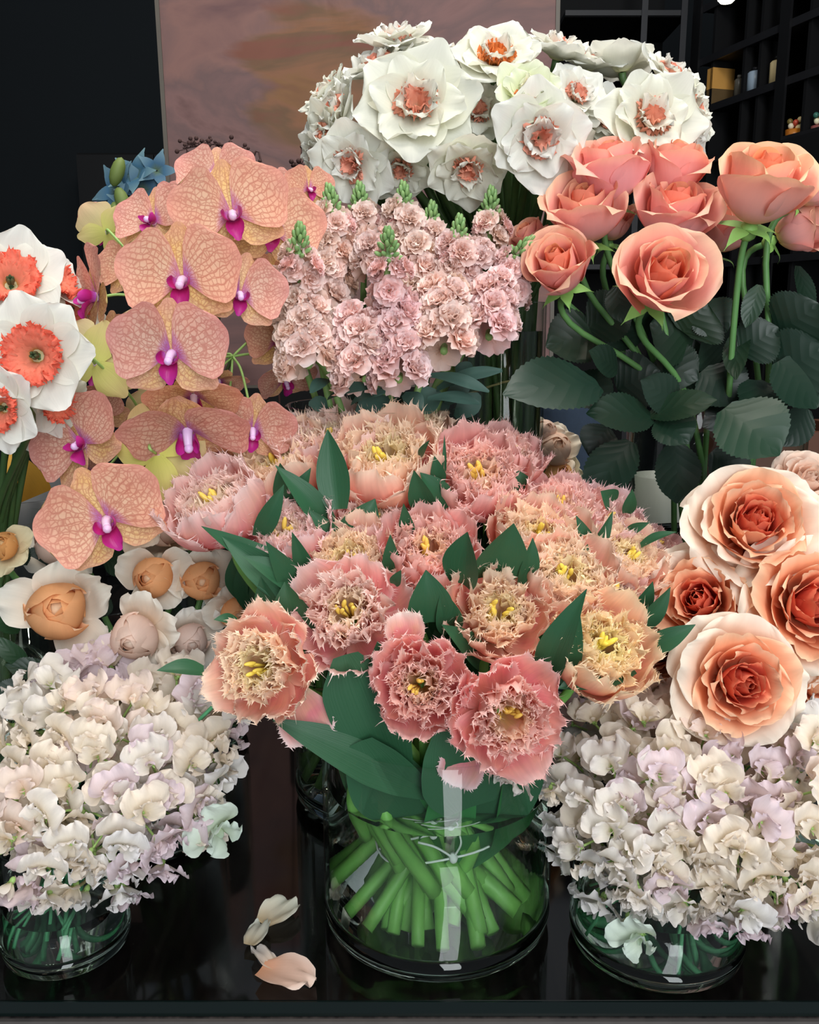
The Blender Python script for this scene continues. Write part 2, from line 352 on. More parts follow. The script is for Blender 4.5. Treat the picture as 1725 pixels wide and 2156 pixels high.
M_['bluegreen'] = plain('green bud', '5f7236', .6, noise='728244', scale=50)
M_['twig'] = plain('dark dried twig', '33201f', .8, noise='4a302c', scale=60)
# ------------------------------------------------------------------ flower heads: lists of (part name, mesh, local matrix)
ID = Matrix.Identity(4)
def scaled(lst, s): return lst
def tulip_head(rng, op):
    """fringed double tulip; op 0 closed cup .. 1 wide open; unit metres, about 8 cm across"""
    out = []
    for k in range(3):
        a = [88, 55-5+22*op, 8+30*op, -4+32*op+rng.uniform(-8, 8)]
        out.append(('outer_petal', pmesh('tulip_petal', M_['tulip_out'], L=.062, W=.030, ang=a, prof=[.35, .8, 1, 1, .72], phi=2*PI*k/3+rng.uniform(-.1, .1), r0=.003,
            R=(.012+.03*op, .75), amp=.0018, freq=7, fringe=.0036, nu=12, nv=14, dens=3, tr=.22, rng=rng), ID))
    for k in range(3):
        a = [85, 45+20*op, 4+24*op, -8+22*op+rng.uniform(-10, 10)]
        out.append(('outer_petal', pmesh('tulip_petal', M_['tulip_out'], L=.058, W=.027, ang=a, prof=[.35, .8, 1, 1, .75], phi=2*PI*k/3+PI/3+rng.uniform(-.15, .15), r0=.003,
            R=(.012+.02*op, .7), amp=.0024, freq=7, fringe=.0036, nu=12, nv=14, dens=3, tr=.2, rng=rng), ID))
    for ring, (n, f, m) in enumerate([(7, .76, 'tulip_in'), (7, .54, 'tulip_in'), (6, .32, 'tulip_core')]):
        for k in range(n):
            b = f*(.55+.35*op)
            a = [70*f+5, 50*b+10, 14*b+8*rng.uniform(-1, 1), 22*op*f+rng.uniform(-22, 16)]
            out.append(('inner_petal', pmesh('tulip_petal', M_[m], L=.050-.005*ring-.006*(1-op)+rng.uniform(-.004, .003), W=.021-.003*ring, ang=a, prof=[.3, .6, .9, 1, .98], phi=2*PI*k/n+rng.uniform(-.3, .3)+ring,
                r0=.002+.002*f, R=(.012+.01*rng.random(), .5), amp=.0040, freq=6, fringe=.0032, nu=9, nv=12, dens=3, tr=.06, crumple=.0014, side=rng.uniform(-.12, .12), rng=rng), ID))
    g = Geo()
    for k in range(6):
        an = rng.random()*6.28; r = .002+.006*rng.random()
        b = Vector((.3*r*math.cos(an), .3*r*math.sin(an), .012)); t = Vector((r*math.cos(an), r*math.sin(an), .026+.008*rng.random()))
        tube(g, [b, t], .0011, 5, curve=False); blob(g, t, .0018, sz=2.8, d=(t-b)+Vector((rng.uniform(-.01, .01), rng.uniform(-.01, .01), 0)))
    out.append(('stamens', g.mesh('tulip_stamens', M_['stamen']), ID))
    return out
def daffodil_head(rng, kind='coral'):
    wm = M_['daff_cream'] if kind == 'cream' else M_['daff_white']
    cm = {'coral': M_['daff_coral'], 'orange': M_['daff_orange'], 'red': M_['daff_red'], 'cream': M_['daff_orange']}[kind]
    out = []
    for k in range(6):
        out.append(('petal', pmesh('daffodil_petal', wm, L=.047+rng.uniform(-.004,.003), W=.0245, ang=[65, 76+rng.uniform(-10, 8), 72+rng.uniform(-26, 14), 84+rng.uniform(-40, 38)], prof=[.3, .85, 1, .9, .36], phi=k*PI/3+rng.uniform(-.22, .22),
            r0=.002, z0=.0015*(k % 2), R=(.026, 1.0), amp=.0012, freq=2.6, nu=14, nv=12, tr=.12, crumple=.0004, rng=rng), ID))
    if kind == 'red':
        for k in range(9):
            out.append(('corona', pmesh('daffodil_corona', cm, L=.024, W=.012, ang=[20, 30, 60, 88], prof=[.4, .7, 1, 1], phi=k*2*PI/9, r0=.004, z0=.001, R=(.02, 1), amp=.0032, freq=13, fringe=.0018, dens=1, nu=10, nv=12, tr=0, crumple=.001, rng=rng), ID))
        g = Geo(); [blob(g, (.002*math.cos(a), .002*math.sin(a), .01), .0015, sz=3) for a in np.arange(5)*1.256]
        out.append(('stamens', g.mesh('stamens', M_['orchid_stem']), ID)); return out
    for k in range(6):
        out.append(('inner_petal', pmesh('daffodil_petal', wm, L=.036+rng.uniform(-.004,.004), W=.0175, ang=[45, 56, 66+rng.uniform(-12, 10), 80+rng.uniform(-30, 20)], prof=[.3, .9, 1, .85, .5], phi=(k+.5)*PI/3+rng.uniform(-.3, .3),
            r0=.002, z0=.003, R=(.018, 1), amp=.0018, freq=3, nu=12, nv=10, crumple=.0006, rng=rng), ID))
    n = 3 if kind == 'cream' else (5 if kind == 'coral' else 7)
    for k in range(n):
        out.append(('coral_frill' if kind == 'coral' else 'orange_frill', pmesh('daffodil_frill', cm, L=.020, W=.0085, ang=[35, 45+rng.uniform(-15, 15), 40+rng.uniform(-20, 30), 60+rng.uniform(-50, 30)], prof=[.4, .8, 1, .9], phi=k*2*PI/n+rng.uniform(-.2, .2),
            r0=.002, z0=.004, R=(.012, .8), amp=.0032, freq=9, nu=8, nv=8, tr=.05, crumple=.001, rng=rng), ID))
    for k in range(5):
        out.append(('inner_petal', pmesh('daffodil_petal', wm, L=.027, W=.0115, ang=[30, 38, 34+rng.uniform(-15, 15), 20+rng.uniform(-30, 40)], prof=[.4, .9, 1, .8, .3], phi=k*1.256+rng.uniform(-.3, .3),
            r0=.001, z0=.005, R=(.012, .8), amp=.002, freq=5, nu=7, nv=6, rng=rng), ID))
    for k in range(4):
        out.append(('heart_frill', pmesh('daffodil_frill', cm, L=.019, W=.007, ang=[15, 20, 15+rng.uniform(-20, 20), 30], prof=[.4, .8, 1, .8], phi=k*1.57+.4,
            r0=.001, z0=.005, R=(.006, .8), amp=.003, freq=8, nu=7, nv=6, rng=rng), ID))
    return out
def rose_head(rng, kind='salmon', op=.5, n=16):
    """spiral rose about 8.4 cm across at op .5"""
    mats = {'salmon': ('rose_in', 'rose_out', 'rose_out'), 'garden': ('garden_in', 'garden_mid', 'garden_out'), 'apricot': ('apricot', 'apricot', 'cream'),
            'blush': ('blush', 'blush', 'cream'), 'pink': ('blush', 'blush', 'blush'), 'peach': ('garden_mid', 'garden_mid', 'garden_out')}[kind]
    out = []
    for i in range(n):
        t = i/(n-1); phi = i*2.39996+rng.uniform(-.15, .15)
        m = mats[0] if t < .42 else (mats[1] if t < (.78 if kind != 'salmon' else 2) else mats[2])
        last = i >= n-4
        sal = kind in ('salmon', 'apricot', 'blush')
        o = op
        if sal:
            L = .040+.016*t+rng.uniform(-.002, .003); W = .014+.028*min(1, t*1.1)
            if last: L = .055+rng.uniform(-.004, .004); W = .038
            bul = 22+52*t; mid = -2+24*t**1.3; top = -13+(16+34*o)*t**1.6; tip = top+(8+75*o)*t**2.2+rng.uniform(-8, 10)
            Rr = (.0035+.005*t+(.016*o if last else 0), .92+.12*t*o)
            if kind != 'salmon':
                if last: L = .060+rng.uniform(-.014, .004); W = .027+rng.uniform(-.006, .004); bul, mid, top, tip = 84, 40+rng.uniform(-12, 16), 50+rng.uniform(-20, 35), 100+rng.uniform(-35, 45); Rr = (.026, .8)
                else: L = .050+.024*t; W = .020+.030*t; bul, mid, top, tip = 44+42*t, 14+14*t, -20-4*t, -40-34*t*(.5+.6*rng.random()); Rr = (.004, 1.0)
        else:
            L = .040+.016*t+rng.uniform(-.002, .002); W = .012+.025*min(1, t*1.15)
            if last: L = .054; W = .038
            bul = 25+60*t*(.7+.5*o); mid = -4+(30+34*o)*t**1.6; top = -14+(20+66*o)*t**1.6; tip = top+(30+30*o)*t**2+rng.uniform(-8, 10)
            Rr = (.003+.004*t+(.02*o if last else 0), .95+.25*t*o)
        z0 = .008*(1-t)
        out.append(('outer_petal' if last else ('petal' if t > .42 else 'heart_petal'),
            pmesh('rose_petal', M_[m], L=L, W=W, ang=[bul, mid+10, top, tip], prof=[.4, .8, 1, 1.0, .62], phi=phi, r0=.001+.003*t, z0=z0, R=Rr,
                roll=(.02+.16*t*t)*(1 if rng.random() < .75 else .2), amp=(.0003+.0009*t+(.0022 if last and kind != 'salmon' else 0)) if sal else (.0005+.0017*t), freq=3.2 if sal else 4.5, nu=14, nv=16, tr=.16, notch=-.05*t, crumple=.0003+.0005*t, side=rng.uniform(-.05, .05)*t, rng=rng), ID))
    if sal and kind != 'salmon':
        g = Geo(); blob(g, (0, 0, .030), .0135, sz=1.35, nu=10, nv=14); out.append(('heart', g.mesh('rose_heart', M_[mats[0]]), ID))
    return out
def sepals(rng, m, n=5, L=.026, s=1):
    g = Geo()
    for k in range(n): g.add(*petal(L*(.8+.4*rng.random()), .006, [90, 110+rng.uniform(-30, 20), 140+rng.uniform(-30, 20)], [.9, 1, .5, .05], phi=k*2*PI/n, r0=.003, nu=6, nv=4, rng=rng))
    blob(g, (0, 0, -.003), .007, sz=1.1); return g.mesh('sepals', m)
def orchid_parts(rng, mat='front'):
    pm, sm = (M_['orchid_petal'], M_['orchid_sepal'])
    k = dict(rng=rng)
    A = lambda d: math.radians(d)
    out = []
    for phi in (90, 214, 326):
        out.append(('sepal', pmesh('orchid_sepal', sm, L=.043, W=.0185, ang=[84, 90, 86, 80+rng.uniform(-15, 10)], prof=[.35, .8, 1, .8, .35], phi=A(phi+rng.uniform(-4, 4)), r0=.002, z0=-.001, R=(.07, .6), nu=10, nv=8, tr=.12, crumple=.0006, **k), ID))
    for phi in (22, 158):
        out.append(('petal', pmesh('orchid_petal', pm, L=.050, W=.032, ang=[70, 86, 80, 72+rng.uniform(-14, 12)], prof=[.14, .75, 1.05, 1.0, .55], phi=A(phi+rng.uniform(-4, 4)), r0=.003, z0=.001, R=(.07, .5), nu=12, nv=12, tr=.2, crumple=.0009, **k), ID))
    g = Geo()
    g.add(*petal(.024, .0105, [30, 55, 75, 110], [.35, .7, 1, .35], phi=A(270), r0=.004, z0=.002, nu=8, nv=6, R=(.008, 0), **k))
    for s in (-1, 1): g.add(*petal(.018, .0085, [25, 20, -20], [.5, 1, .6], phi=A(270+s*62), r0=.005, z0=.002, nu=6, nv=5, R=(.006, 0), **k))
    out.append(('lip', g.mesh('orchid_lip', M_['orchid_lip']), ID))
    g = Geo(); tube(g, [(0, 0, 0), (0, -.001, .006), (0, -.004, .012)], lambda t: .0042-.001*t, 8); blob(g, (0, -.005, .0135), .0036, sz=1.1)
    out.append(('column', g.mesh('orchid_column', M_['orchid_column']), ID))
    return out
def pea_parts(rng):
    k = dict(rng=rng)
    out = []
    o = rng.uniform(-14, 14)
    out.append(('standard_petal', pmesh('pea_standard', M_['pea'], L=.036, W=.034, ang=[30, 68+o, 90+o, 116+o], prof=[.22, .82, 1.05, 1.0, .72], phi=PI/2, r0=.001, R=(.05, 0), notch=.22, tr=.12, amp=.0040, freq=6.0, nu=13, nv=18, crumple=.0014, **k), ID))
    for s in (-1, 1):
        out.append(('wing_petal', pmesh('pea_wing', M_['pea'], L=.028, W=.0165, ang=[25, 26+rng.uniform(-10, 20), 40+rng.uniform(-10, 30), 60], prof=[.25, .9, 1.05, .8], phi=PI/2+s*(.9+rng.random()*.4), r0=.001, z0=.001, R=(.014, 0), amp=.0036, freq=6, nu=10, nv=11, twist=s*.12, crumple=.001, **k), ID))
    out.append(('keel', pmesh('pea_keel', M_['pea'], L=.015, W=.006, ang=[30, 10, -20], prof=[.5, 1, .5], phi=-PI/2, r0=.001, R=(.004, 0), nu=6, nv=6, **k), ID))
    g = Geo(); blob(g, (0, 0, -.003), .0042, sz=1.3)
    for j in range(5): g.add(*petal(.008, .002, [30, 60, 80], [1, .7, .1], phi=j*1.256, r0=.003, z0=-.001, nu=4, nv=2, **k))
    out.append(('calyx', g.mesh('pea_calyx', M_['calyx']), ID))
    return out
def floret_mesh(rng):
    g = Geo()
    for ring, (n, L, W, a) in enumerate([(6, .0185, .0098, 80), (6, .016, .0090, 52), (5, .013, .0078, 26), (3, .010, .006, 6)]):
        for k in range(n):
            j = rng.uniform(-14, 14)
            g.add(*petal(L, W, [a*.5, a+j, a+j+rng.uniform(-10, 25)], [.35, .9, 1.05, .75], phi=k*2*PI/n+ring*.7+rng.uniform(-.3, .3), r0=.0008, z0=.0012*ring, nu=6, nv=6, R=(.012, 0), amp=.0015, freq=5.5, crumple=.0008, tr=.05, rng=rng))
    return g.mesh('stock_floret', M_['stock'])
def blade(B, T, hw, nrm, m, prof=(.55, .9, 1, .8, .45, .02), bow=.12, fold=.25, serr=0.0, nu=16, nv=8, wave=0.0, droop=0.0, rng=random, name='leaf', origin=(0, 0, 0)):
    B = Vector(B); T = Vector(T); ax = T-B; L = ax.length; ax.normalize(); n = Vector(nrm); n = (n-ax*n.dot(ax)).normalized(); s = ax.cross(n)
    if droop: pass
    vs = []; uv = []; fs = []; p1 = rng.random()*6
    us = np.linspace(0, 1, nu+1); w = interp(prof, us)
    for i, u in enumerate(us):
        c = B+ax*(L*u)+n*(bow*L*math.sin(PI*u))-Vector((0, 0, 1))*droop*L*u*u
        for j in range(nv+1):
            v = -1+2*j/nv; ww = w[i]*hw
            if serr and abs(v) > .99 and i not in (0, nu): ww *= 1+(serr if i % 2 else -serr)
            vs.append(c+s*(v*ww)+n*(abs(v)**1.3*fold*ww+wave*hw*math.sin(7*u+p1+2*v)*abs(v))-Vector(origin)); uv.append((u, (v+1)/2))
    m2 = nv+1
    for i in range(nu):
        for j in range(nv): fs.append((i*m2+j, (i+1)*m2+j, (i+1)*m2+j+1, i*m2+j+1))
    g = Geo(); g.add(vs, fs, uv); return g.mesh(name, m)
def put(parent, parts, M, tint=None, loc=None):
    """hang the parts of a head on a thing; M is a world matrix, the thing is unrotated at loc"""
    T = Matrix.Translation(-Vector(parent.location)) @ M
    for name, me, L in parts: obj(name, me, parent, T @ L, tint)
def D(fx, fz, fc):   # a facing: right on the picture, up, towards the viewer
    return Vector((fx, -fc, fz)).normalized()
def local_tube(name, pts, rad, m, parent, sides=8):
    g = Geo(); o = Vector(parent.location); tube(g, [Vector(p)-o for p in pts], rad, sides); return obj(name, g.mesh(name, m), parent)

# ------------------------------------------------------------------ vases
VZ = {}
def vase(key, cx, cy, r, h, wall, base, water, label, wlabel, bulge=None):
    g = Geo(); n = 96; b = .012
    ri = r-wall; zb = base+b*.6
    lathe(g, [(r, zb), (r, h*.5), (r, h-.001), (r-wall*.5, h), (ri, h-.001), (ri, h*.5), (ri, zb), (r, zb)], n)
    o = obj('glass_vase', g.mesh('glass_vase', M_['glass']), None, Matrix.Translation((cx, cy, .0005))); tag(o, label, 'vase')
    g = Geo()
    lathe(g, [(0, 0), (r-b, 0), (r-b*.45, b*.12), (r-b*.12, b*.45), (r, b), (r, zb-.0002), (ri, zb-.0002), (ri, base+b*.5), (ri-b*.3, base+b*.15), (ri-b, base), (0, base)], n)
    obj('thick_base', g.mesh('vase_base', M_['glass_base']), o)
    if water:
        g = Geo(); e = .0004
        q = ri-.0006; lathe(g, [(0, base+.0004), (ri-b, base+.0004), (ri-b*.3-.0004, base+b*.15+.0004), (q, base+b*.55), (q, water+.001), (q-.0015, water), (0, water)], n)
        w = obj('vase_water', g.mesh('vase_water', M_['water']), None, Matrix.Translation((cx, cy, .0005))); tag(w, wlabel, 'water')
    VZ[key] = (cx, cy, ri, h, base)
def stem_pts(key, head, d, rng, dive=.03, low=None, spread=.8, neck=.35):
    """from a head's base down into its vase"""
    cx, cy, r, h, base = VZ[key]; head = Vector(head); d = Vector(d).normalized()
    back = head-d*max(dive, .004)-Vector((0, 0, dive*.5))
    hx = Vector((head.x-cx, head.y-cy, 0)); a = math.atan2(hx.y, hx.x); 
    q = min(hx.length, r*.80)*.9
    rim = Vector((cx+q*math.cos(a), cy+q*math.sin(a), h+.004))
    k = neck*r*rng.random(); an = rng.random()*6.28
    mid = Vector((cx+k*math.cos(an), cy+k*math.sin(an), base+(h-base)*.5))
    b = spread*r*math.sqrt(rng.random()); a2 = a+PI+rng.uniform(-.9, .9)
    bot = Vector((cx+b*math.cos(a2), cy+b*math.sin(a2), (low if low is not None else base+.006)+rng.random()*.004))
    return [head, back, rim, mid, bot] if dive > 0 else [head, rim, mid, bot]
# ------------------------------------------------------------------ setting
def sbox(name, x0, x1, y0, y1, z0, z1, m, parent=None):
    g = Geo(); box(g, x0, x1, y0, y1, z0, z1); return obj(name, g.mesh(name, m, False), parent)
FZ = -0.80
m_wall = plain('dark teal wall', '0b1216', .8, noise='0f181d', scale=1.2)
struct(sbox('wall_back', -2.6, 3.4, 4.6, 4.7, FZ, 2.7, m_wall))
struct(sbox('wall_left', -2.7, -2.6, .2, 4.7, FZ, 2.7, m_wall)); struct(sbox('wall_right', 3.4, 3.5, .2, 4.7, FZ, 2.7, m_wall))
m_floor = plain('dark floor', '1b1a1a', .5, noise='242222', scale=5)
struct(sbox('floor', -2.6, 3.4, .2, 4.7, FZ-.05, FZ, m_floor))
m_box = plain('matt black', '0b0b0c', .85)
# table: wooden cabinet with a black glass top
tb = thing('display_table', 'long dark wood display table topped with a black glass sheet, under all the vases', 'table', (0, .98, FZ))
t = NT('black table glass')
tc = t.n('ShaderNodeTexCoord').outputs['Object']
sp = t.n('ShaderNodeMapping', {'Vector': tc, 'Scale': (26, 1.2, 1)}).outputs[0]
nz = t.n('ShaderNodeTexNoise', {'Vector': sp, 'Scale': 3.0, 'Detail': 6.0}).outputs[0]
col = t.ramp(nz, [(.35, lin('050404')), (.62, lin('120f0e'))])
M_['table_glass'] = t.done(t.n('ShaderNodeBsdfPrincipled', {'Base Color': col, 'Roughness': .07, 'Specular IOR Level': .5}).outputs[0])
ZT = -FZ
sbox('glass_top', -1.2, 1.2, .568-.98, .62, ZT-.012, ZT, M_['table_glass'], tb)
e = plain('green glass edge', '05100f', .2, noise='071514', scale=4)
sbox('glass_edge', -1.2, 1.2, .5665-.98, .5681-.98, ZT-.012, ZT-.0004, e, tb)
t = NT('dark oak'); tc = t.n('ShaderNodeTexCoord').outputs['Object']
nz = t.n('ShaderNodeTexNoise', {'Vector': t.n('ShaderNodeMapping', {'Vector': tc, 'Scale': (60, 3, 3)}).outputs[0], 'Scale': 3.0, 'Detail': 5.0}).outputs[0]
M_['oak'] = t.done(t.n('ShaderNodeBsdfPrincipled', {'Base Color': t.ramp(nz, [(.35, lin('191515')), (.65, lin('3a3432'))]), 'Roughness': .5}).outputs[0])
sbox('wood_top', -1.2, 1.2, .5655-.98, .62, ZT-.045, ZT-.0125, M_['oak'], tb)
sbox('edge_strip', -1.2, 1.2, .5625-.98, .5654-.98, ZT-.0165, ZT-.0130, plain('strip metal', '5a5552', .4, .4, noise='6c6663', scale=60), tb)
sbox('cabinet_body', -1.15, 1.15, .62-.98, .6, 0, ZT-.0455, M_['oak'], tb)
# painting
YP = 2.2
a = P(333, -40, YP); b = P(1181, -40, YP); c0 = P(345, 790, YP)
t = NT('painted canvas'); tc = t.n('ShaderNodeTexCoord').outputs['Object']
n1 = t.n('ShaderNodeTexNoise', {'Vector': t.n('ShaderNodeMapping', {'Vector': tc, 'Scale': (1, 1, 1.5)}).outputs[0], 'Scale': 3.0, 'Detail': 7.0, 'Roughness': .55, 'Distortion': .8}).outputs[0]
n2 = t.n('ShaderNodeTexNoise', {'Vector': t.n('ShaderNodeMapping', {'Vector': tc, 'Location': (3, 0, 1), 'Scale': (.8, 1, 2.8)}).outputs[0], 'Scale': 3.4, 'Detail': 4.0, 'Distortion': 1.2}).outputs[0]
sx = t.n('ShaderNodeSeparateXYZ', {0: tc})
base = t.ramp(n1, [(.3, lin('583c3a')), (.42, lin('82605c')), (.5, lin('705654')), (.58, lin('8a645c')), (.7, lin('66484a'))])
# the ochre patch and rust area of the picture, wide of its centre
dx = t.math('DIVIDE', t.math('SUBTRACT', sx.outputs[0], -.06), .26); dz = t.math('DIVIDE', t.math('SUBTRACT', sx.outputs[2], .22), .22)
rr = t.math('ADD', t.math('MULTIPLY', dx, dx), t.math('MULTIPLY', dz, dz))
f = t.math('SUBTRACT', 1.45, t.math('ADD', rr, t.math('MULTIPLY', n2, 1.5)), clamp=True)
f = t.math('MULTIPLY', t.math('MULTIPLY', f, 3.5, clamp=True), .78)
och = t.ramp(n2, [(.35, lin('7c4630')), (.47, lin('6f5230')), (.56, lin('8e5f3a')), (.62, lin('8a6030')), (.75, lin('663626'))])
col = t.mix(f, base, och)
M_['canvas'] = t.done(t.n('ShaderNodeBsdfPrincipled', {'Base Color': col, 'Roughness': .7}).outputs[0])
cx0 = (a.x+b.x)/2; w = (b.x-a.x)/2; zc = (a.z+c0.z)/2; hh = (a.z-c0.z)/2+.02
pt = thing('painting', 'tall abstract painting in dusty mauve, ochre and rust standing behind the bouquets', 'painting', (cx0, YP, zc))
pt.rotation_euler = (0, -.012, 0)
sbox('canvas', -w+.004, w-.004, 0, .02, -hh, hh, M_['canvas'], pt)
gfr = plain('thin pale frame', '5c554c', .5, noise='6a6258', scale=20)
for s in (-1, 1): sbox('frame_strip', s*w-.0045, s*w+.0045, -.004, .026, -hh, hh, gfr, pt)
sbox('frame_strip', -w+.0046, w-.0046, -.004, .026, -hh-.009, -hh-.0001, gfr, pt)
# easel-like plinth the painting stands on
pl = sbox('plinth', -w, w, -.02, .28, 0, zc-hh-.0095-FZ, m_box); pl.location = (cx0, YP, FZ); tag(pl, 'black plinth under the tall mauve painting', 'plinth')
# dark opening behind the blue flowers, filled by an added black box
q0 = P(162, 322, 4.3); q1 = P(345, 322, 4.3); q2 = P(162, 560, 4.3)
cb = thing('dark_recess_box', 'matt black box added for the dark opening behind the blue flowers', 'cabinet', ((q0.x+q1.x)/2, 4.3, FZ))
wc = (q1.x-q0.x)/2+.15
sbox('body', -wc+.15, wc+.15, 0, .28, 0, q0.z-FZ, m_box, cb)
for s in (0, 1): sbox('panel', -wc+.152+s*wc, -.002+s*wc+.15, -.018, -.0005, .05, q0.z-FZ-.01, plain('black door', '0d0d0f', .6), cb)
# shelving on the right: an open black grid standing askew
Yc = 3.3
pc = P(1468, 134, Yc); VX = 250
vp = (P(VX, 663, 1.0)-CAM); dirw = Vector((-vp.x, -vp.y, 0)).normalized()      # towards the viewer
sh = thing('shelving_unit', 'open black metal shelving grid holding boxes and jars, at the right edge behind the roses', 'shelf', (pc.x, pc.y, FZ))
ang = math.atan2(dirw.y, dirw.x); sh.rotation_euler = (0, 0, ang)
RM = Matrix.Translation((pc.x, pc.y, FZ)) @ Matrix.Rotation(ang, 4, 'Z')
zs = [P(1477, 22, Yc).z-FZ, pc.z-FZ, P(1468, 238, Yc).z-FZ, P(1468, 345, Yc).z-FZ, P(1468, 450, Yc).z-FZ, P(1468, 560, Yc).z-FZ, P(1477, -90, Yc).z-FZ]
dsh = .38; Lsh = 2.3
bm = M_['black_metal']; fr_m = plain('grey shelf edge', '202023', .4, .2, noise='29292c', scale=30)
side = -1   # the depth of the unit lies away from the viewer's side (local y)
def wy(y): return y*1.0
for zi in zs:
    sbox('shelf_board', .02, Lsh, .004, dsh, zi-.012, zi+.006, bm, sh)
    sbox('shelf_edge', .02, Lsh, -.004, .0038, zi-.014, zi+.008, fr_m, sh)
def on_x(px, py):
    d = FWD+RIGHT*((px-CX)/FPX)+UPC*((CY-py)/FPX); nrm = RM.to_3x3() @ Vector((0, 1, 0))
    return (RM.inverted() @ (CAM+d*((Vector((pc.x, pc.y, 0))-CAM).dot(nrm)/d.dot(nrm)))).x
for i, x in enumerate([0, on_x(1656, 100), 2.28]):
    sbox('post', x-.022, x+.022, -.012, -.0042, 0, 2.6, plain('post black', '101012', .5, .2, noise='161618', scale=20), sh)
for x in [on_x(1503, 60), on_x(1560, 200), on_x(1600, 100), on_x(1704, 60), 2.0]:
    sbox('divider', x-.006, x+.006, .003, dsh, 0, 2.6, bm, sh)
sbox('back_panel', -.02, Lsh, dsh, dsh+.01, 0, 2.6, plain('shelf back', '09090b', .7), sh)
# second run of the grid facing the viewer
s2 = thing('shelving_unit', 'open black shelving between the painting and the corner, behind the white daffodils', 'shelf', (0, pc.y+.02, FZ))
x0 = P(1190, 100, Yc).x; x1 = pc.x-.036
for zi in (zs[0], zs[1]-.0, zs[3], zs[5]):
    sbox('shelf_board', x0, x1, .004, .3, zi-.012, zi+.004, bm, s2)
    sbox('shelf_edge', x0, x1, -.004, .0038, zi-.010, zi+.006, plain('edge dim', '232326', .5, noise='2a2a2d', scale=20), s2)
for x in (x0+.26, x1-.012): sbox('post', x-.010, x+.010, -.010, -.0042, 0, 2.6, fr_m, s2)
sbox('back_panel', x0, x1, .3, .31, 0, 2.6, m_box, s2)
# goods on the shelves
def on_shelf(px, py, off=0.03):
    """point of the unit's front plane seen at this pixel, pushed onto the board"""
    d = FWD+RIGHT*((px-CX)/FPX)+UPC*((CY-py)/FPX); nrm = RM.to_3x3() @ Vector((0, 1, 0))
    t_ = ((Vector((pc.x, pc.y, 0))-CAM).dot(nrm)+off)/d.dot(nrm); return RM.inverted() @ (CAM+d*t_)
def shelf_zs(z): return min(zs, key=lambda q: abs(q-z))
def pk(x0p, x1p, ytop, ybot):
    A = on_shelf((x0p+x1p)/2, ybot); B = on_shelf((x0p+x1p)/2, ytop); L_ = on_shelf(x0p, ybot); R_ = on_shelf(x1p, ybot)
    z0 = shelf_zs(A.z)+.0065; return A.x, abs(R_.x-L_.x), z0, max(.05, B.z-A.z)
def shelf_thing(name, x, z0, label, cat, y=.034):
    W = RM @ Vector((x, y, z0)); o = thing(name, label, cat, W, None); o.rotation_euler = (0, 0, ang); return o
x, w_, z0, h_ = pk(1494, 1522, 122, 200)
o = shelf_thing('gift_box', x, z0, 'tall amber cardboard box on the shelf just right of the white daffodils', 'box'); w_ *= .42
sbox('box_body', -w_/2, w_/2, -.03, .05, 0, h_*.45, plain('brown box', '5e4a2c', .7, noise='6e5632', scale=40), o); sbox('box_sleeve', -w_/2, w_/2, -.031, .051, h_*.4501, h_, plain('amber box', 'd89c4a', .6, noise='e0a858', scale=40), o)
def bottle(pxs, label, col, capc, cat='bottle'):
    x, w_, z0, h_ = pk(*pxs); o = shelf_thing('bottle', x, z0, label, cat); r = w_*.42
    g = Geo(); lathe(g, [(0, 0), (r, 0), (r, h_*.78), (r*.8, h_*.84), (r*.4, h_*.87), (0, h_*.87)], 24); obj('bottle_body', g.mesh('bottle_body', plain('bottle '+col, col, .3, noise=col, scale=20)), o)
    g = Geo(); lathe(g, [(0, h_*.872), (r*.45, h_*.872), (r*.45, h_), (0, h_)], 20); obj('cap', g.mesh('cap', plain('cap '+capc, capc, .4)), o)
bottle((1545, 1558, 160, 210), 'small dull grey bottle between the amber box and the pale blue bottle', '5a564c', '77736a')
bottle((1574, 1598, 146, 200), 'pale blue bottle with dark cap on the middle shelf', '9fb0bf', '1c1c20')
bottle((1620, 1644, 126, 187), 'cream and tan bottle with black cap beside the thick black post', 'f0d8a0', '141414')
bottle((1648, 1660, 5, 42), 'slim pale grey bottle high on the shelf by the post', '8f929c', '50525a')
def jar(px0, px1, y0, y1, label, cols):
    x, w_, _, h_ = pk(px0, px1, y0, y1); A = on_shelf((px0+px1)/2, y1); z0 = A.z
    o = shelf_thing('sweets_jar', x, z0, label, 'jar', .03); r = w_*.36
    g = Geo(); lathe(g, [(0, 0), (r, 0), (r*1.05, h_*.5), (0, h_*.5)], 24); obj('jar_body', g.mesh('jar_body', plain('jar '+cols[0], cols[0], .3, noise=cols[1], scale=60)), o)
    rr = random.Random(px0)
    for k in range(9):
        g = Geo(); blob(g, (r*.6*math.cos(k*2.4), r*.6*math.sin(k*2.4), h_*(.55+.04*k)), r*.36); obj('sweet', g.mesh('sweet', plain('sweet %d' % k, cols[2+k % (len(cols)-2)], .25)), o)
    return z0
zj = jar(1655, 1688, 248, 300, 'amber jar of bright wrapped sweets on the ledge above the top right rose', ['e09028', '8a3a1c', 'f6dca0', 'c8503a', 'efe2c4', '7a6a3a'])
jar(1708, 1742, 232, 300, 'red and green jar of wrapped sweets cut by the right edge', ['c23344', '58705c', 'd8d09a', 'a83a38', 'f4eec8', '3c7264'])
W1 = on_shelf(1700, 300)
lb = sbox('ledge', W1.x-.16, W1.x+.5, -.03, .2, zj-.10, zj-.0005, plain('ledge black', '131315', .5), None); lb.location = (pc.x, pc.y, FZ); lb.rotation_euler = (0, 0, ang)
tag(lb, 'thick black ledge under the sweet jars at the right edge', 'ledge')
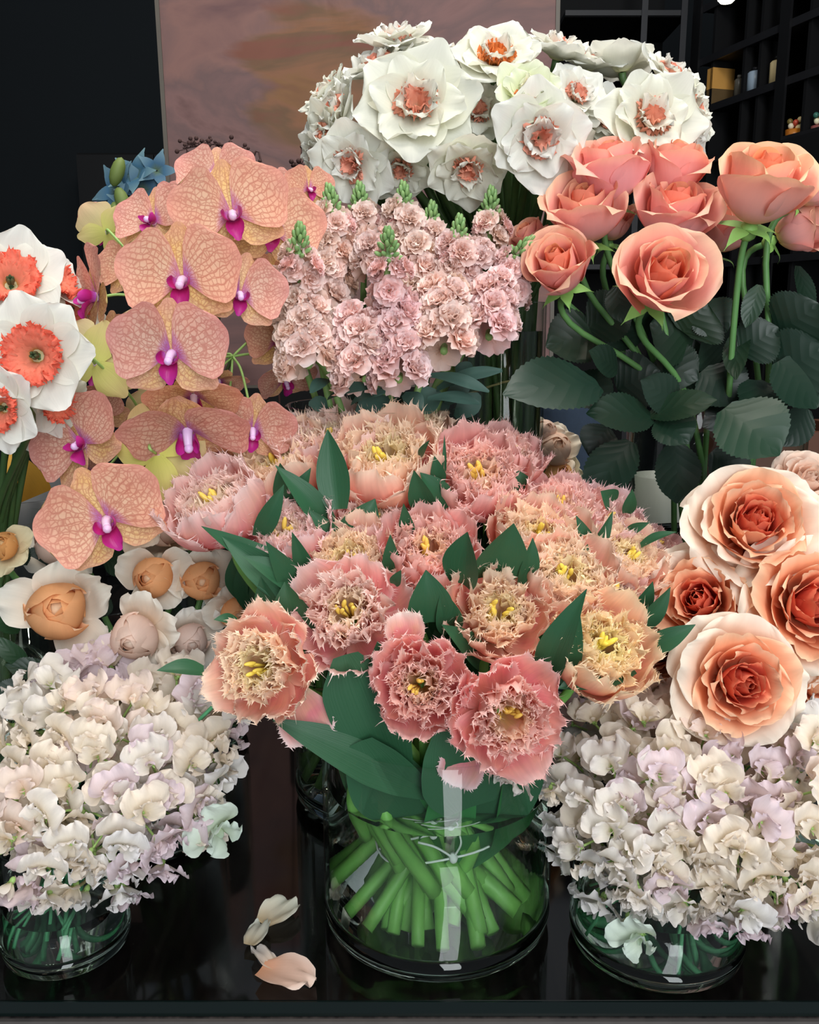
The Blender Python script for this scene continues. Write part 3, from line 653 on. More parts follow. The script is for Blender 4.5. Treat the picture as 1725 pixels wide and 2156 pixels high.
# small lamp at the top of the shelves
W0 = P(1530, 3, 2.6)
lp = thing('shelf_spotlight', 'small lit spotlight at the top edge over the shelving', 'lamp', W0+Vector((0, 0, .012)))
g = Geo(); lathe(g, [(0, .0), (.020, 0), (.022, -.008), (.015, -.015), (0, -.017)], 24); obj('bulb', g.mesh('bulb', plain('lamp bulb', 'fff4d8', .4, emit=9.0)), lp)
g = Geo(); lathe(g, [(0, .05), (.03, .05), (.036, .0005), (.0305, .0005), (0, .002)], 24); obj('housing', g.mesh('housing', bm), lp)
g = Geo(); tube(g, [(0, 0, .05), (0, 0, .6)], .006, 8, curve=False); obj('mounting_rod', g.mesh('mounting_rod', bm), lp)
# ------------------------------------------------------------------ vases on the table
vase('tulip', .022, .667, .090, .172, .0035, .014, .118, 'wide clear glass vase of fringed tulips, centre front at the table edge', 'clear water round the green tulip stems in the wide centre vase')
vase('peaR', .190, .632, .066, .110, .003, .012, .050, 'low clear glass vase under the white sweet peas, front right', 'shallow water in the low vase at the front right')
vase('peaL', -.262, .626, .047, .098, .003, .010, .042, 'small clear glass tumbler under the sweet peas, front left', 'shallow water in the small tumbler at the front left')
vase('stock', -.030, .862, .085, .392, .003, .014, .30, 'tall clear glass cylinder vase of pale pink stock, behind the wide tulip vase', 'water in the tall cylinder vase of pink stock')
vase('daff', .100, 1.012, .046, .486, .003, .014, .455, 'narrow tall glass cylinder vase crammed with daffodil stems', 'water high in the narrow daffodil vase')
vase('rose', .300, .905, .085, .385, .003, .014, .25, 'tall clear glass cylinder vase of salmon roses, behind the peach garden roses', 'water in the tall vase of salmon roses')
vase('garden', .315, .755, .078, .215, .003, .012, .12, 'clear glass vase of peach garden roses at the right edge', 'water in the vase of peach garden roses')
vase('bud', -.245, .80, .070, .19, .003, .012, .12, 'clear glass vase of cream and apricot roses, behind the left sweet peas', 'water in the vase of apricot roses')
vase('orchid', -.235, .985, .050, .30, .003, .012, .18, 'narrow clear glass vase of orchids at the back left', 'water in the orchid vase')
vase('coral', -.405, .875, .055, .28, .003, .012, .18, 'clear glass vase of coral and white daffodils at the left edge', 'water in the vase of coral daffodils')

# ------------------------------------------------------------------ fringed tulips
R_ = random.Random(7)
TV = {k: [tulip_head(random.Random(10*i+int(k*100)), k) for i in range(3)] for k in (.05, .4, .8)}
# px, py, width px, depth Y, facing (right, up, towards), openness, tint, label
pk_, pe, ro, cr, pa = (1, .95, .98), (1.02, 1.0, .86), (1, .84, .86), (1.03, 1.03, .9), (1.0, .93, 1.02)
TUL = [
 (450, 1062, 182, .700, (-.35, .9, .45), .25, pk_, 'pink fringed tulip furthest out on the left of the bunch, above the long drooping leaf'),
 (600, 1122, 165, .690, (-.15, .9, .5), .2, pa, 'mauve pink fringed tulip half hidden behind pointed leaves, right of the outermost left one'),
 (585, 985, 185, .770, (-.3, .9, .35), .3, pe, 'salmon fringed tulip at the upper left shoulder of the bunch beside the orchids'),
 (690, 925, 195, .785, (-.15, .95, .35), .5, pk_, 'large pale pink fringed tulip at the top left with a tall leaf in front'),
 (812, 968, 200, .745, (-.05, .85, .5), .3, pe, 'rose pink fringed tulip with a peach heart, top centre under the green buds'),
 (872, 905, 150, .800, (.1, .95, .3), .5, cr, 'pale cream pink fringed tulip at the very top, behind the peach hearted one'),
 (1008, 1002, 175, .735, (.08, .75, .65), .3, ro, 'tall rose pink fringed tulip on the upper right with white frills and a yellow heart'),
 (1072, 958, 130, .775, (.3, .9, .3), .1, ro, 'coral red fringed tulip just behind the tall rose pink one'),
 (785, 1092, 128, .715, (0, .9, .4), .05, pk_, 'small pink fringed tulip low between the two dark leaf groups'),
 (737, 1182, 178, .665, (-.05, .8, .6), .4, cr, 'cream and peach fringed tulip directly above the biggest pink one'),
 (903, 1158, 165, .665, (.05, .8, .6), .3, ro, 'deep pink fringed tulip with cream frills in the middle of the bunch'),
 (1135, 1132, 170, .690, (.1, .85, .45), .1, pe, 'yellowish pink fringed tulip in profile, right of the broad folded leaf'),
 (1180, 1065, 165, .735, (.15, .9, .4), .4, ro, 'rose pink fringed tulip high on the right, behind the yellowish one'),
 (1272, 1092, 135, .745, (.3, .85, .4), .3, pa, 'small pale fringed tulip on the upper right, in front of the glass rose vase'),
 (1318, 1172, 160, .705, (.35, .8, .5), .4, pe, 'salmon fringed tulip on the far right, touching the peach garden roses'),
 (1192, 1212, 172, .650, (.12, .8, .6), .3, cr, 'peach fringed tulip with a yellow heart, above the bright upright leaf'),
 (1290, 1250, 130, .675, (.4, .7, .55), .2, pk_, 'pink fringed tulip squeezed between two peach ones on the right'),
 (733, 1288, 238, .610, (-.12, .6, .8), .8, pk_, 'biggest pink fringed tulip, wide open, left of centre'),
 (546, 1402, 228, .585, (-.35, .35, .85), .8, cr, 'wide open cream and yellow fringed tulip at the lower left of the bunch'),
 (1052, 1290, 190, .615, (.12, .7, .7), .4, pe, 'peach and rose fringed tulip right of centre, beside the bright upright leaf'),
 (884, 1442, 172, .570, (-.05, .35, .92), .4, ro, 'rosy fringed tulip in the lower middle with an open amber heart'),
 (1072, 1510, 235, .560, (.2, .2, .95), .8, ro, 'lowest fringed tulip, wide open with yellow stamens, hanging over the vase rim'),
 (1268, 1362, 190, .600, (.3, .65, .65), .25, (1.04, 1.05, .78), 'golden peach fringed tulip at the lower right of the bunch'),
 (1388, 1150, 85, .760, (.4, .8, .3), .1, pa, 'dusky pink fringed tulip peeping out beside the peach roses'),
]
tulips = []
for i, (px, py, wpx, Y, f, op, tint, label) in enumerate(TUL):
    d = D(*f); p = P(px, py, Y); ov = .05 if op < .35 else (.4 if op < .6 else .8)
    s = 1.2*wpx*depth(p)/FPX/({.05: .066, .4: .078, .8: .098}[ov])
    base = p-d*.028*s
    pts = stem_pts('tulip', base, d, R_, neck=.3, spread=.75)
    th = thing('fringed_tulip', label, 'tulip', pts[-1], 'fringed tulips in the wide centre vase'); tulips.append((th, px, py))
    put(th, TV[ov][i % 3], frame(d, R_.random()*6, base, s), tint)
    local_tube('stem', pts, lambda t: .0034+.0012*t, M_['tulip_stem'], th)
def near_tulip(px, py): return min(tulips, key=lambda t: (t[1]-px)**2+(t[2]-py)**2)[0]
def tleaf(bx, by, tx, ty, Yb, Yt, wpx, n=(0, .4, 1), bow=.08, fold=.35, prof=(.6, .9, 1, .85, .5, .02), tint=(1, 1, 1), **k):
    B, T = P(bx, by, Yb), P(tx, ty, Yt); hw = wpx/2*depth((B+T)/2)/FPX
    par = near_tulip((bx+tx)/2, (by+ty)/2)
    me = blade(B, T, hw, D(*n), M_['tulip_leaf'], prof=prof, bow=bow, fold=fold, origin=par.location, rng=R_, name='tulip_leaf', **k); obj('leaf', me, par, None, tint)
for a in [
 (712, 1072, 690, 904, .695, .70, 74, (-.2, .3, 1), -.02), (640, 1075, 590, 975, .72, .70, 78, (-.4, .3, .8)), (600, 1100, 655, 985, .72, .71, 50), (700, 1125, 580, 980, .70, .69, 60, (.3, .5, .8)),
 (545, 1130, 598, 1020, .68, .67, 46, (.3, .4, .9)), (640, 1215, 424, 1108, .655, .64, 66, (-.3, .8, .5), -.06), (650, 1250, 510, 1170, .64, .625, 60, (-.4, .7, .6), .08),
 (640, 1270, 560, 1140, .65, .62, 62, (.2, .3, .9)), (655, 1225, 615, 1120, .655, .63, 44), (600, 1330, 550, 1215, .64, .63, 80, (-.4, .3, .9)), (640, 1350, 600, 1225, .63, .62, 110, (-.2, .3, .9)),
 (735, 1160, 790, 1050, .70, .70, 90, (.2, .5, .8)), (720, 1150, 650, 1072, .69, .68, 40), (905, 1080, 872, 990, .70, .68, 60, (-.3, .3, .9)), (935, 1075, 885, 995, .71, .70, 66, (.3, .4, .8)),
 (885, 960, 905, 926, .72, .70, 16), (925, 1020, 915, 960, .72, .71, 34), (935, 1010, 936, 915, .73, .72, 10), (780, 900, 784, 872, .79, .78, 26), (860, 1150, 850, 1060, .69, .67, 40),
 (975, 1230, 985, 1120, .63, .61, 92, (-.5, .2, .9), .02), (1030, 1215, 1082, 1102, .64, .62, 120, (.3, .4, .8), .05), (1100, 1230, 1122, 1132, .64, .63, 46, (.3, .3, .9)), (1075, 1240, 1070, 1150, .66, .65, 60),
 (905, 1310, 897, 1200, .61, .60, 100, (.1, .3, .9)), (950, 1330, 930, 1240, .62, .60, 60), (830, 1230, 845, 1200, .62, .61, 26), (825, 1215, 822, 1125, .655, .64, 40),
 (1245, 1170, 1213, 1085, .69, .68, 34), (1235, 1180, 1291, 1076, .69, .68, 34, (.3, .3, .9)), (1225, 1180, 1238, 1145, .67, .66, 22), (1290, 1060, 1265, 1034, .74, .73, 50), (1320, 1080, 1332, 1030, .74, .73, 30),
 (1350, 1150, 1425, 1120, .71, .70, 26, (.3, .8, .5)), (1320, 1120, 1368, 1100, .72, .71, 22), (1150, 1430, 1236, 1240, .60, .565, 74, (-.5, .1, .9), .12), (1180, 1440, 1215, 1260, .60, .58, 60),
 (1330, 1290, 1375, 1224, .65, .64, 46, (.4, .4, .8)), (1335, 1325, 1412, 1236, .64, .63, 52, (.5, .5, .8)), (1360, 1370, 1465, 1315, .62, .61, 48, (.4, .6, .7)), (1100, 1030, 1090, 990, .74, .74, 40),
 (430, 1415, 330, 1412, .60, .585, 46, (-.3, .8, .6)), (500, 1310, 450, 1305, .62, .61, 30, (-.2, .7, .6)), (1010, 1395, 930, 1315, .62, .59, 62, (.3, .5, .8)), (800, 1400, 795, 1350, .60, .585, 60, (.2, .3, .9)),
 (1330, 1400, 1175, 1450, .60, .585, 74, (.3, .7, .7), .06)]:
    tleaf(*a)
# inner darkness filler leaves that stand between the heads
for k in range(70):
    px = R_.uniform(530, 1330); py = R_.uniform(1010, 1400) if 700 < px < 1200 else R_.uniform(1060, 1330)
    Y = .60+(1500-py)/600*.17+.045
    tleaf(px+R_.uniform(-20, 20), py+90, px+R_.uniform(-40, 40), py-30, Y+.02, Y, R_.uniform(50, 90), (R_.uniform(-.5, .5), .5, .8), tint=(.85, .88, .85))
# two broad rounded leaves low at the front
def broad(pts, par, hw, n, prof, tint=(1, 1, 1)):
    (bx, by, Yb), (tx, ty, Yt) = pts
    B, T = P(bx, by, Yb), P(tx, ty, Yt)
    me = blade(B, T, hw, D(*n), M_['tulip_leaf'], prof=prof, bow=.04, fold=.10, origin=par.location, rng=R_, name='tulip_leaf', nu=20, nv=12); obj('leaf', me, par, None, tint)
broad(((835, 1640, .605), (728, 1378, .590)), near_tulip(700, 1350), .0255, (-.15, .25, 1), (.5, .75, .95, 1.05, 1, .35))
broad(((900, 1660, .60), (575, 1515, .585)), near_tulip(600, 1420), .017, (-.1, .75, .8), (.5, .9, 1, .8, .5, .05))
broad(((990, 1700, .60), (940, 1530, .585)), near_tulip(900, 1450), .030, (.1, .25, 1), (.6, .9, 1, .9, .7, .3))
broad(((1000, 1740, .62), (1130, 1590, .60)), near_tulip(1070, 1500), .024, (.3, .25, 1), (.5, .9, 1, .9, .7, .3))
broad(((860, 1720, .61), (760, 1560, .59)), near_tulip(740, 1400), .028, (-.2, .3, 1), (.5, .9, 1, .9, .7, .3))
broad(((905, 1750, .63), (1010, 1590, .64)), near_tulip(1000, 1480), .028, (.2, .3, 1), (.5, .9, 1, .9, .7, .3))
# leaf blades down inside the vase, and stem ends
cx, cy, ri, h, bs = VZ['tulip']
for k in range(26):
    a1 = -PI/2+(k-13)*.235+R_.uniform(-.15, .15); q1 = ri*R_.uniform(.62, .9); a0 = a1+R_.uniform(-.6, .6); q0 = ri*R_.uniform(.2, .45)
    B = Vector((cx+q0*math.cos(a0), cy+q0*math.sin(a0), R_.uniform(.045, .09))); T = Vector((cx+q1*math.cos(a1), cy+q1*math.sin(a1), R_.uniform(.15, .20))); par = tulips[k % 24][0]
    obj('leaf', blade(B, T, R_.uniform(.011, .020), D(math.cos(a1), .2, max(.2, -math.sin(a1))), M_['tulip_leaf_low'], prof=(.5, .9, 1, .95, .8, .4), bow=.06, fold=.3, origin=par.location, rng=R_, name='tulip_leaf'), par)
for (a0, q0, z0, a1, q1, z1, w_, k) in [(-.9, .2, .05, -.35, .85, .168, .030, 21), (-1.2, .3, .05, -.75, .88, .165, .024, 19), (-2.3, .2, .06, -2.75, .88, .160, .020, 18)]:
    par = tulips[k][0]; B = Vector((cx+ri*q0*math.cos(a0), cy+ri*q0*math.sin(a0), z0)); T = Vector((cx+ri*q1*math.cos(a1), cy+ri*q1*math.sin(a1), z1))
    obj('leaf', blade(B, T, w_, D(.2, .2, 1), M_['tulip_leaf'], prof=(.3, .7, 1, 1, .9, .5), bow=.05, fold=.2, origin=par.location, rng=R_, name='tulip_leaf'), par, None, (1.2, 1.5, 1.1))
tleaf(640, 1270, 468, 1130, .635, .645, 74, (-.3, .6, .7), .03)
for k, px, py, Y, phi, L, W, tint in ((18, 618, 1455, .607, -1.1, .036, .021, (1, .98, 1.04)), (21, 1000, 1545, .597, -2.0, .036, .017, (.86, .82, .92)), (20, 862, 1372, .592, 1.75, .026, .014, (1, 1.02, 1))):
    par = tulips[k][0]; g = Geo(); g.add(*petal(L, W, [80, 75, 90], [.5, .9, 1, .9], phi=phi, R=(.03, 0), amp=.0015, freq=5, fringe=.0025, nu=10, nv=10, rng=R_))
    obj('loose_petal', g.mesh('loose_petal', M_['tulip_out']), par, Matrix.Translation(P(px, py, Y)-par.location) @ frame(D(0, .2, 1)), tint)
# cut stems low in the vase: each belongs to a tulip whose head is hidden in the bunch
g = None
for k in range(30):
    a = -PI/2+R_.uniform(-1.5, 1.5) if k % 3 else R_.uniform(0, 6.28)
    left = k < 14
    if left:
        top = Vector((cx-.045+R_.uniform(-.02, .02), cy-.03+R_.uniform(-.02, .03), .165)); bt = Vector((cx-.045+.075*k/14+R_.uniform(-.012, .012), cy-.045+R_.uniform(-.015, .03), .085-.055*k/14+R_.uniform(-.006, .01)))
        mid = (top+bt)/2+Vector((-.012, -.01, 0))
    else:
        top = Vector((cx+R_.uniform(-.04, .05), cy+R_.uniform(-.04, .04), .168)); bt = Vector((cx+R_.uniform(-.035, .05), cy+R_.uniform(-.06, .03), .020+R_.random()*.01)); mid = Vector((cx+R_.uniform(-.024, .028), cy-.01+R_.uniform(-.026, .026), .082))
    par = tulips[(k*5) % 24][0]
    local_tube('side_stem', [top, mid, bt], lambda t: .0042+.0012*t, M_['tulip_stem'], par)
def ring_tie(cx_, cy_, r, z, tilt, name='string_tie', label='', m='string', rr=.0007, tail=True, knot=-1.7):
    g = Geo(); pts = [Vector((cx_+r*math.cos(a), cy_+r*.8*math.sin(a), z+tilt*math.cos(a)*r+.002*math.sin(3*a))) for a in np.linspace(knot, knot+2*PI, 40)]
    tube(g, pts, rr, 6, curve=False)
    k = pts[0]; blob(g, k, .0032 if tail else .001)
    if tail:
        tube(g, [k, k+Vector((-.012, -.004, .010)), k+Vector((-.024, -.002, .012))], rr, 6); tube(g, [k, k+Vector((.005, -.004, .012)), k+Vector((.004, -.002, .018))], rr, 6)
    o = obj(name, g.mesh(name, M_[m])); return tag(o, label, 'string' if m == 'string' else 'rubber band')
ring_tie(cx+.002, cy-.010, .047, .090, .3, label='upper white string knotted round the tulip stems in the centre vase')
ring_tie(cx+.004, cy-.010, .045, .070, .2, label='lower white string knotted round the tulip stems in the centre vase', knot=-1.45)

# ------------------------------------------------------------------ white daffodils at the top
DV = {'coral': [daffodil_head(random.Random(i+50), 'coral') for i in range(5)], 'orange': [daffodil_head(random.Random(61), 'orange')], 'cream': [daffodil_head(random.Random(71), 'cream')], 'red': [daffodil_head(random.Random(i+80), 'red') for i in range(2)]}
DAF = [
 (878, 225, 255, .885, (-.05, .25, .95), 'coral', 'largest white double daffodil, facing the viewer with a coral heart, top left of the bunch'),
 (835, 90, 170, .960, (-.1, .9, .3), 'coral', 'white daffodil with upright petals at the very top left of the bunch'),
 (712, 240, 175, .930, (-.75, .4, .5), 'coral', 'white daffodil turned left on the outer left side, above the lowest left ones'),
 (690, 290, 150, .925, (-.8, .0, .6), 'coral', 'white daffodil with a bright coral cup facing left at the far left edge of the bunch'),
 (745, 345, 185, .895, (-.35, -.25, .9), 'coral', 'white daffodil hanging low on the left with orange frills, over the pink stock'),
 (800, 145, 180, .945, (-.4, .8, .4), 'coral', 'white daffodil tilted up and left, behind the largest one'),
 (1045, 128, 200, .905, (0, .6, .7), 'orange', 'white daffodil with an orange frilled heart, top centre'),
 (1112, 200, 150, .860, (.05, .35, .9), 'cream', 'greenish cream daffodil with a pale yellow heart, right of the orange one'),
 (1135, 290, 220, .855, (.1, -.15, .95), 'coral', 'white daffodil facing down with coral frills, under the greenish cream one'),
 (985, 350, 180, .880, (.0, -.65, .7), 'coral', 'white daffodil drooping below the bunch over the dark stems'),
 (1212, 205, 150, .915, (.3, .4, .8), 'coral', 'white daffodil with coral heart between the greenish cream one and the right group'),
 (1175, 110, 165, .955, (.2, .9, .3), 'coral', 'white daffodil with smooth broad petals pointing up, right of the orange hearted one'),
 (1368, 255, 215, .870, (.1, .3, .95), 'coral', 'large white daffodil with coral heart facing the viewer in the right group'),
 (1310, 140, 150, .955, (0, .8, -.3), 'coral', 'cream daffodil seen from behind at the top of the right group'),
 (1405, 165, 170, .930, (.5, .7, .5), 'coral', 'white daffodil with splayed narrow petals at the top right of the bunch'),
 (1452, 235, 165, .915, (.8, .25, .5), 'coral', 'cream daffodil turned right at the far right of the bunch'),
 (960, 135, 150, .950, (-.1, .85, .4), 'coral', 'white daffodil with slim upright petals between the largest and the orange hearted one'),
 (1000, 235, 160, .920, (.3, .3, .9), 'coral', 'white daffodil with one round coral lobe, right behind the largest one'),
 (845, 350, 150, .900, (-.1, -.7, .7), 'coral', 'white daffodil nodding straight down under the largest one'),
 (1440, 300, 130, .900, (.5, -.3, .8), 'coral', 'cream ruffled daffodil low on the right, touching the salmon roses'),
 (1240, 135, 150, .965, (.1, .8, .3), 'coral', 'white daffodil half hidden at the back between the two groups'),
 (690, 200, 130, .955, (-.7, .6, .3), 'coral', 'white daffodil with rounded petals high on the outer left side'),
 (905, 120, 150, .970, (.1, .8, .2), 'coral', 'white daffodil hidden at the back behind the largest one'),
 (1270, 250, 150, .930, (.2, .3, .8), 'coral', 'white daffodil tucked in behind, above the pink rose group'),
 (1190, 320, 130, .900, (.3, -.5, .8), 'coral', 'white daffodil hanging low beside the first salmon rose'),
 (670, 330, 110, .930, (-.8, -.4, .5), 'coral', 'small white daffodil pointing down at the lower left edge of the bunch'),
]
for i, (px, py, wpx, Y, f, kind, label) in enumerate(DAF):
    d = D(*f); p = P(px, py, Y); s = wpx*depth(p)/FPX/.086; base = p-d*.008*s
    pts = stem_pts('daff', base, d, R_, dive=.03, neck=.7); pts[1] = base-d*.02+Vector((0, .015, -.02))
    th = thing('daffodil', label, 'daffodil', pts[-1], 'white double daffodils in the narrow tall vase')
    v = DV[kind]; put(th, v[i % len(v)], frame(d, R_.random()*6, base, s), (1, 1, 1) if i % 3 else (1, 1, .95))
    local_tube('stem', pts, .0036, M_['daff_stem'], th)
# thick sheaf of stems under them
cx, cy, ri, h, bs = VZ['daff']
for k in range(26):
    an = k*2.4; q = ri*.86*math.sqrt((k+.5)/26)
    b = Vector((cx+q*math.cos(an+.5), cy+q*math.sin(an+.5), bs+.004)); t_ = Vector((cx+q*math.cos(an), cy+q*math.sin(an), h)); tp = Vector((cx-.03+q*2.6*math.cos(an), cy-.02+q*1.5*math.sin(an), .63+R_.random()*.03))
    par = [o for o in C.objects if o.name.startswith('daffodil') and o.parent is None][k % 24]
    local_tube('leaf_stalk', [tp, (tp+t_)/2+Vector((0, 0, .01)), t_, (t_+b)/2, b], .0042, M_['daff_stem'], par, 6)
ring_tie(cx, cy, .040, .40, .25, 'rubber_band', 'tan band round the daffodil stems, upper of the two seen through the glass', 'band', .0012, False)
ring_tie(cx, cy, .040, .345, -.05, 'rubber_band', 'pale band round the daffodil stems, lower of the two seen through the glass', 'band', .0012, False)

# coral daffodils on the left edge
for i, (px, py, wpx, Y, f, label) in enumerate([
 (72, 748, 250, .700, (.05, .1, .95), 'white daffodil with a fringed coral cup facing the viewer, left edge'),
 (22, 590, 240, .740, (.3, .5, .8), 'white daffodil at the top of the left edge, its coral cup turned away up'),
 (120, 590, 170, .790, (.8, .4, .2), 'white daffodil seen from the side with upright petals beside the orchid'),
 (0, 860, 190, .690, (-.2, 0, .95), 'white daffodil with an orange coral cup cut by the left edge'),
 (118, 850, 150, .740, (.7, -.2, .5), 'white daffodil turned right and down, under the one facing the viewer'),
 (150, 650, 140, .800, (.6, .2, .5), 'white daffodil with a coral cup half behind the orchid petals'),
 (20, 690, 190, .760, (-.3, .3, .8), 'white daffodil tucked behind at the left edge with its cup hidden'),
 (60, 900, 130, .770, (.1, -.4, .8), 'small white daffodil hanging lowest in the left edge group')]):
    d = D(*f); p = P(px, py, Y); s = wpx*depth(p)/FPX/.088; base = p-d*.010*s
    pts = stem_pts('coral', base, d, R_); th = thing('daffodil', label, 'daffodil', pts[-1], 'coral cupped daffodils at the left edge')
    put(th, DV['red'][i % 2], frame(d, R_.random()*6, base, s)); local_tube('stem', pts, .003, M_['daff_stem'], th)

# ------------------------------------------------------------------ roses
RV = {'salmon': [rose_head(random.Random(i+100), 'salmon', o_) for i, o_ in enumerate((.25, .45, .6, .35))], 'garden': [rose_head(random.Random(i+120), 'garden', o_, 27) for i, o_ in enumerate((.7, .9, .55))],
      'apricot': [rose_head(random.Random(140+i), 'apricot', .35, 16) for i in range(3)], 'blush': [rose_head(random.Random(150+i), 'blush', .4, 16) for i in range(2)], 'pink': [rose_head(random.Random(160), 'pink', .6, 20)], 'peach': [rose_head(random.Random(170), 'peach', .65, 22)]}
SEP = sepals(random.Random(3), M_['calyx'])
def rose(px, py, wpx, Y, f, kind, var, vz, label, group, tint=(1, 1, 1), roll=None, cat='rose', name='rose', lift=.026):
    d = D(*f); p = P(px, py, Y); s = wpx*depth(p)/FPX/(.076 if kind == 'salmon' else .086); base = p-d*lift*s
    pts = stem_pts(vz, base, d, R_, neck=.4); th = thing(name, label, cat, pts[-1], group)
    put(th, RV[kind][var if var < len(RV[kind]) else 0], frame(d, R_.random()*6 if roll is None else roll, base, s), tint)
    obj('sepals', SEP, th, Matrix.Translation(-th.location) @ frame(d, 0, base-d*.004, s*1.0), (.8, 1, .8))
    local_tube('stem', pts, .0028, M_['rose_stem'], th); return th
GR = 'salmon roses in the tall vase at the right'
roses = [(rose(*a[:8], a[8], GR, *(a[9:])), a[0], a[1]) for a in [
 (1178, 560, 185, .800, (-.3, .55, .7), 'salmon', 0, 'rose', 'salmon rose tilted left at the lower left, beside the stock'),
 (1395, 585, 225, .770, (.05, .5, .85), 'salmon', 2, 'rose', 'open salmon rose facing the viewer with its spiral heart showing, lowest of the bunch'),
 (1235, 448, 195, .835, (-.15, .85, .5), 'salmon', 1, 'rose', 'pink salmon rose standing upright, directly above the lower left one'),
 (1285, 362, 200, .845, (-.1, .9, .35), 'salmon', 3, 'rose', 'pale pink rose with broad petals at the top left, under the white daffodils', (1, .96, 1.06)),
 (1420, 448, 195, .830, (.05, .8, .5), 'salmon', 1, 'rose', 'pink rose with ruffled outer petals directly above the open one', (1, .97, 1.02)),
 (1420, 355, 175, .850, (.15, .9, .3), 'salmon', 0, 'rose', 'salmon rose at the top with a tall narrow petal at its right side', (1, .95, .97)),
 (1605, 392, 235, .790, (.05, .85, .5), 'salmon', 3, 'rose', 'large peachy rose standing alone at the top right with bare green stems below', (1.02, 1.05, .95)),
 (1690, 478, 160, .850, (.6, .3, .4), 'salmon', 0, 'rose', 'salmon rose behind and below the large one, cut by the right edge'),
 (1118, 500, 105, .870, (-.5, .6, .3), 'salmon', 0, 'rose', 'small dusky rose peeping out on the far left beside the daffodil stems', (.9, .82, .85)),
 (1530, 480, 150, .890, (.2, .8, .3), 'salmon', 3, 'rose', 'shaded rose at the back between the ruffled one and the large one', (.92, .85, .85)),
 (1290, 465, 120, .880, (0, .8, .3), 'salmon', 3, 'rose', 'salmon rose hidden behind the upright one and the ruffled one'),
 (1718, 400, 110, .83, (.7, .6, .3), 'salmon', 1, 'rose', 'salmon petals of a rose at the very right edge beside the large one')]]
GG = 'peach garden roses at the right edge'
for a in [
 (1590, 1105, 265, .700, (-.1, .55, .8), 'garden', 2, 'garden', 'large peach garden rose with cream reflexed petals, topmost of the right edge group'),
 (1712, 1275, 270, .660, (.05, .4, .9), 'garden', 1, 'garden', 'wide peach garden rose with many coral folds, cut by the right edge'),
 (1475, 1265, 225, .690, (-.45, .4, .75), 'garden', 0, 'garden', 'coral hearted garden rose turned left, beside the fringed tulips'),
 (1560, 1438, 245, .605, (.0, .3, .95), 'garden', 1, 'garden', 'round garden rose with a deep coral eye just above the sweet peas'),
 (1700, 1015, 140, .750, (.1, .6, .7), 'pink', 0, 'garden', 'pale pink garden rose behind the topmost peach one'),
 (1715, 1110, 120, .740, (.2, .4, .8), 'pink', 0, 'garden', 'pale pink garden rose squeezed in at the right edge'),
 (1390, 1370, 160, .720, (-.4, .2, .7), 'peach', 0, 'garden', 'shaded brownish pink garden rose low behind the tulip leaves', (.75, .62, .6)),  # tint paints in the shade behind the leaves, darker and browner
 (1715, 1445, 110, .660, (.3, 0, .9), 'peach', 0, 'garden', 'peach garden rose at the right edge below the widest one'),
 (1500, 1110, 110, .74, (-.5, .5, .4), 'peach', 0, 'garden', 'creamy outer petals of a garden rose behind the topmost one')]:
    rose(*a[:8], a[8], GG, *(a[9:]), name='garden_rose')
GB = 'cream and apricot roses at the left'
for a in [
 (122, 1285, 205, .740, (.25, .35, .85), 'apricot', 2, 'bud', 'bright apricot rose with cream guard petals, lower left'),
 (325, 1215, 140, .770, (-.1, .2, .9), 'apricot', 0, 'bud', 'apricot rosebud with papery cream petals, left of a matching pair'),
 (425, 1222, 135, .775, (.2, .15, .9), 'apricot', 1, 'bud', 'apricot rosebud with papery cream petals, right of a matching pair'),
 (285, 1340, 165, .725, (.0, .0, .95), 'blush', 0, 'bud', 'pale blush rosebud hanging between the pair of buds and the sweet peas'),
 (497, 1290, 110, .770, (.3, .1, .8), 'apricot', 0, 'bud', 'orange and yellow rosebud half behind the fringed tulips'),
 (135, 1140, 190, .830, (-.2, .6, .6), 'blush', 0, 'bud', 'cream rose behind the lowest orchid bloom'),
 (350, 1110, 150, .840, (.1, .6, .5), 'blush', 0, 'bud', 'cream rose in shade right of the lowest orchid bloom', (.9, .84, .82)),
 (400, 1350, 130, .760, (.3, .1, .8), 'blush', 1, 'bud', 'loose cream petals of a rose beside the blush bud', (1, 1.04, 1.1)),
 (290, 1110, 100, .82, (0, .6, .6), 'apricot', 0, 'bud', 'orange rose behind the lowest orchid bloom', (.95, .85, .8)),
 (180, 1370, 120, .76, (-.1, .2, .9), 'blush', 0, 'bud', 'blush rose petals showing above the left sweet peas'),
 (8, 1150, 100, .75, (.2, .5, .8), 'apricot', 0, 'bud', 'wilted ochre rose cut by the left edge', (.8, .75, .55))]:
    rose(*a[:8], a[8], GB, *(a[9:]))
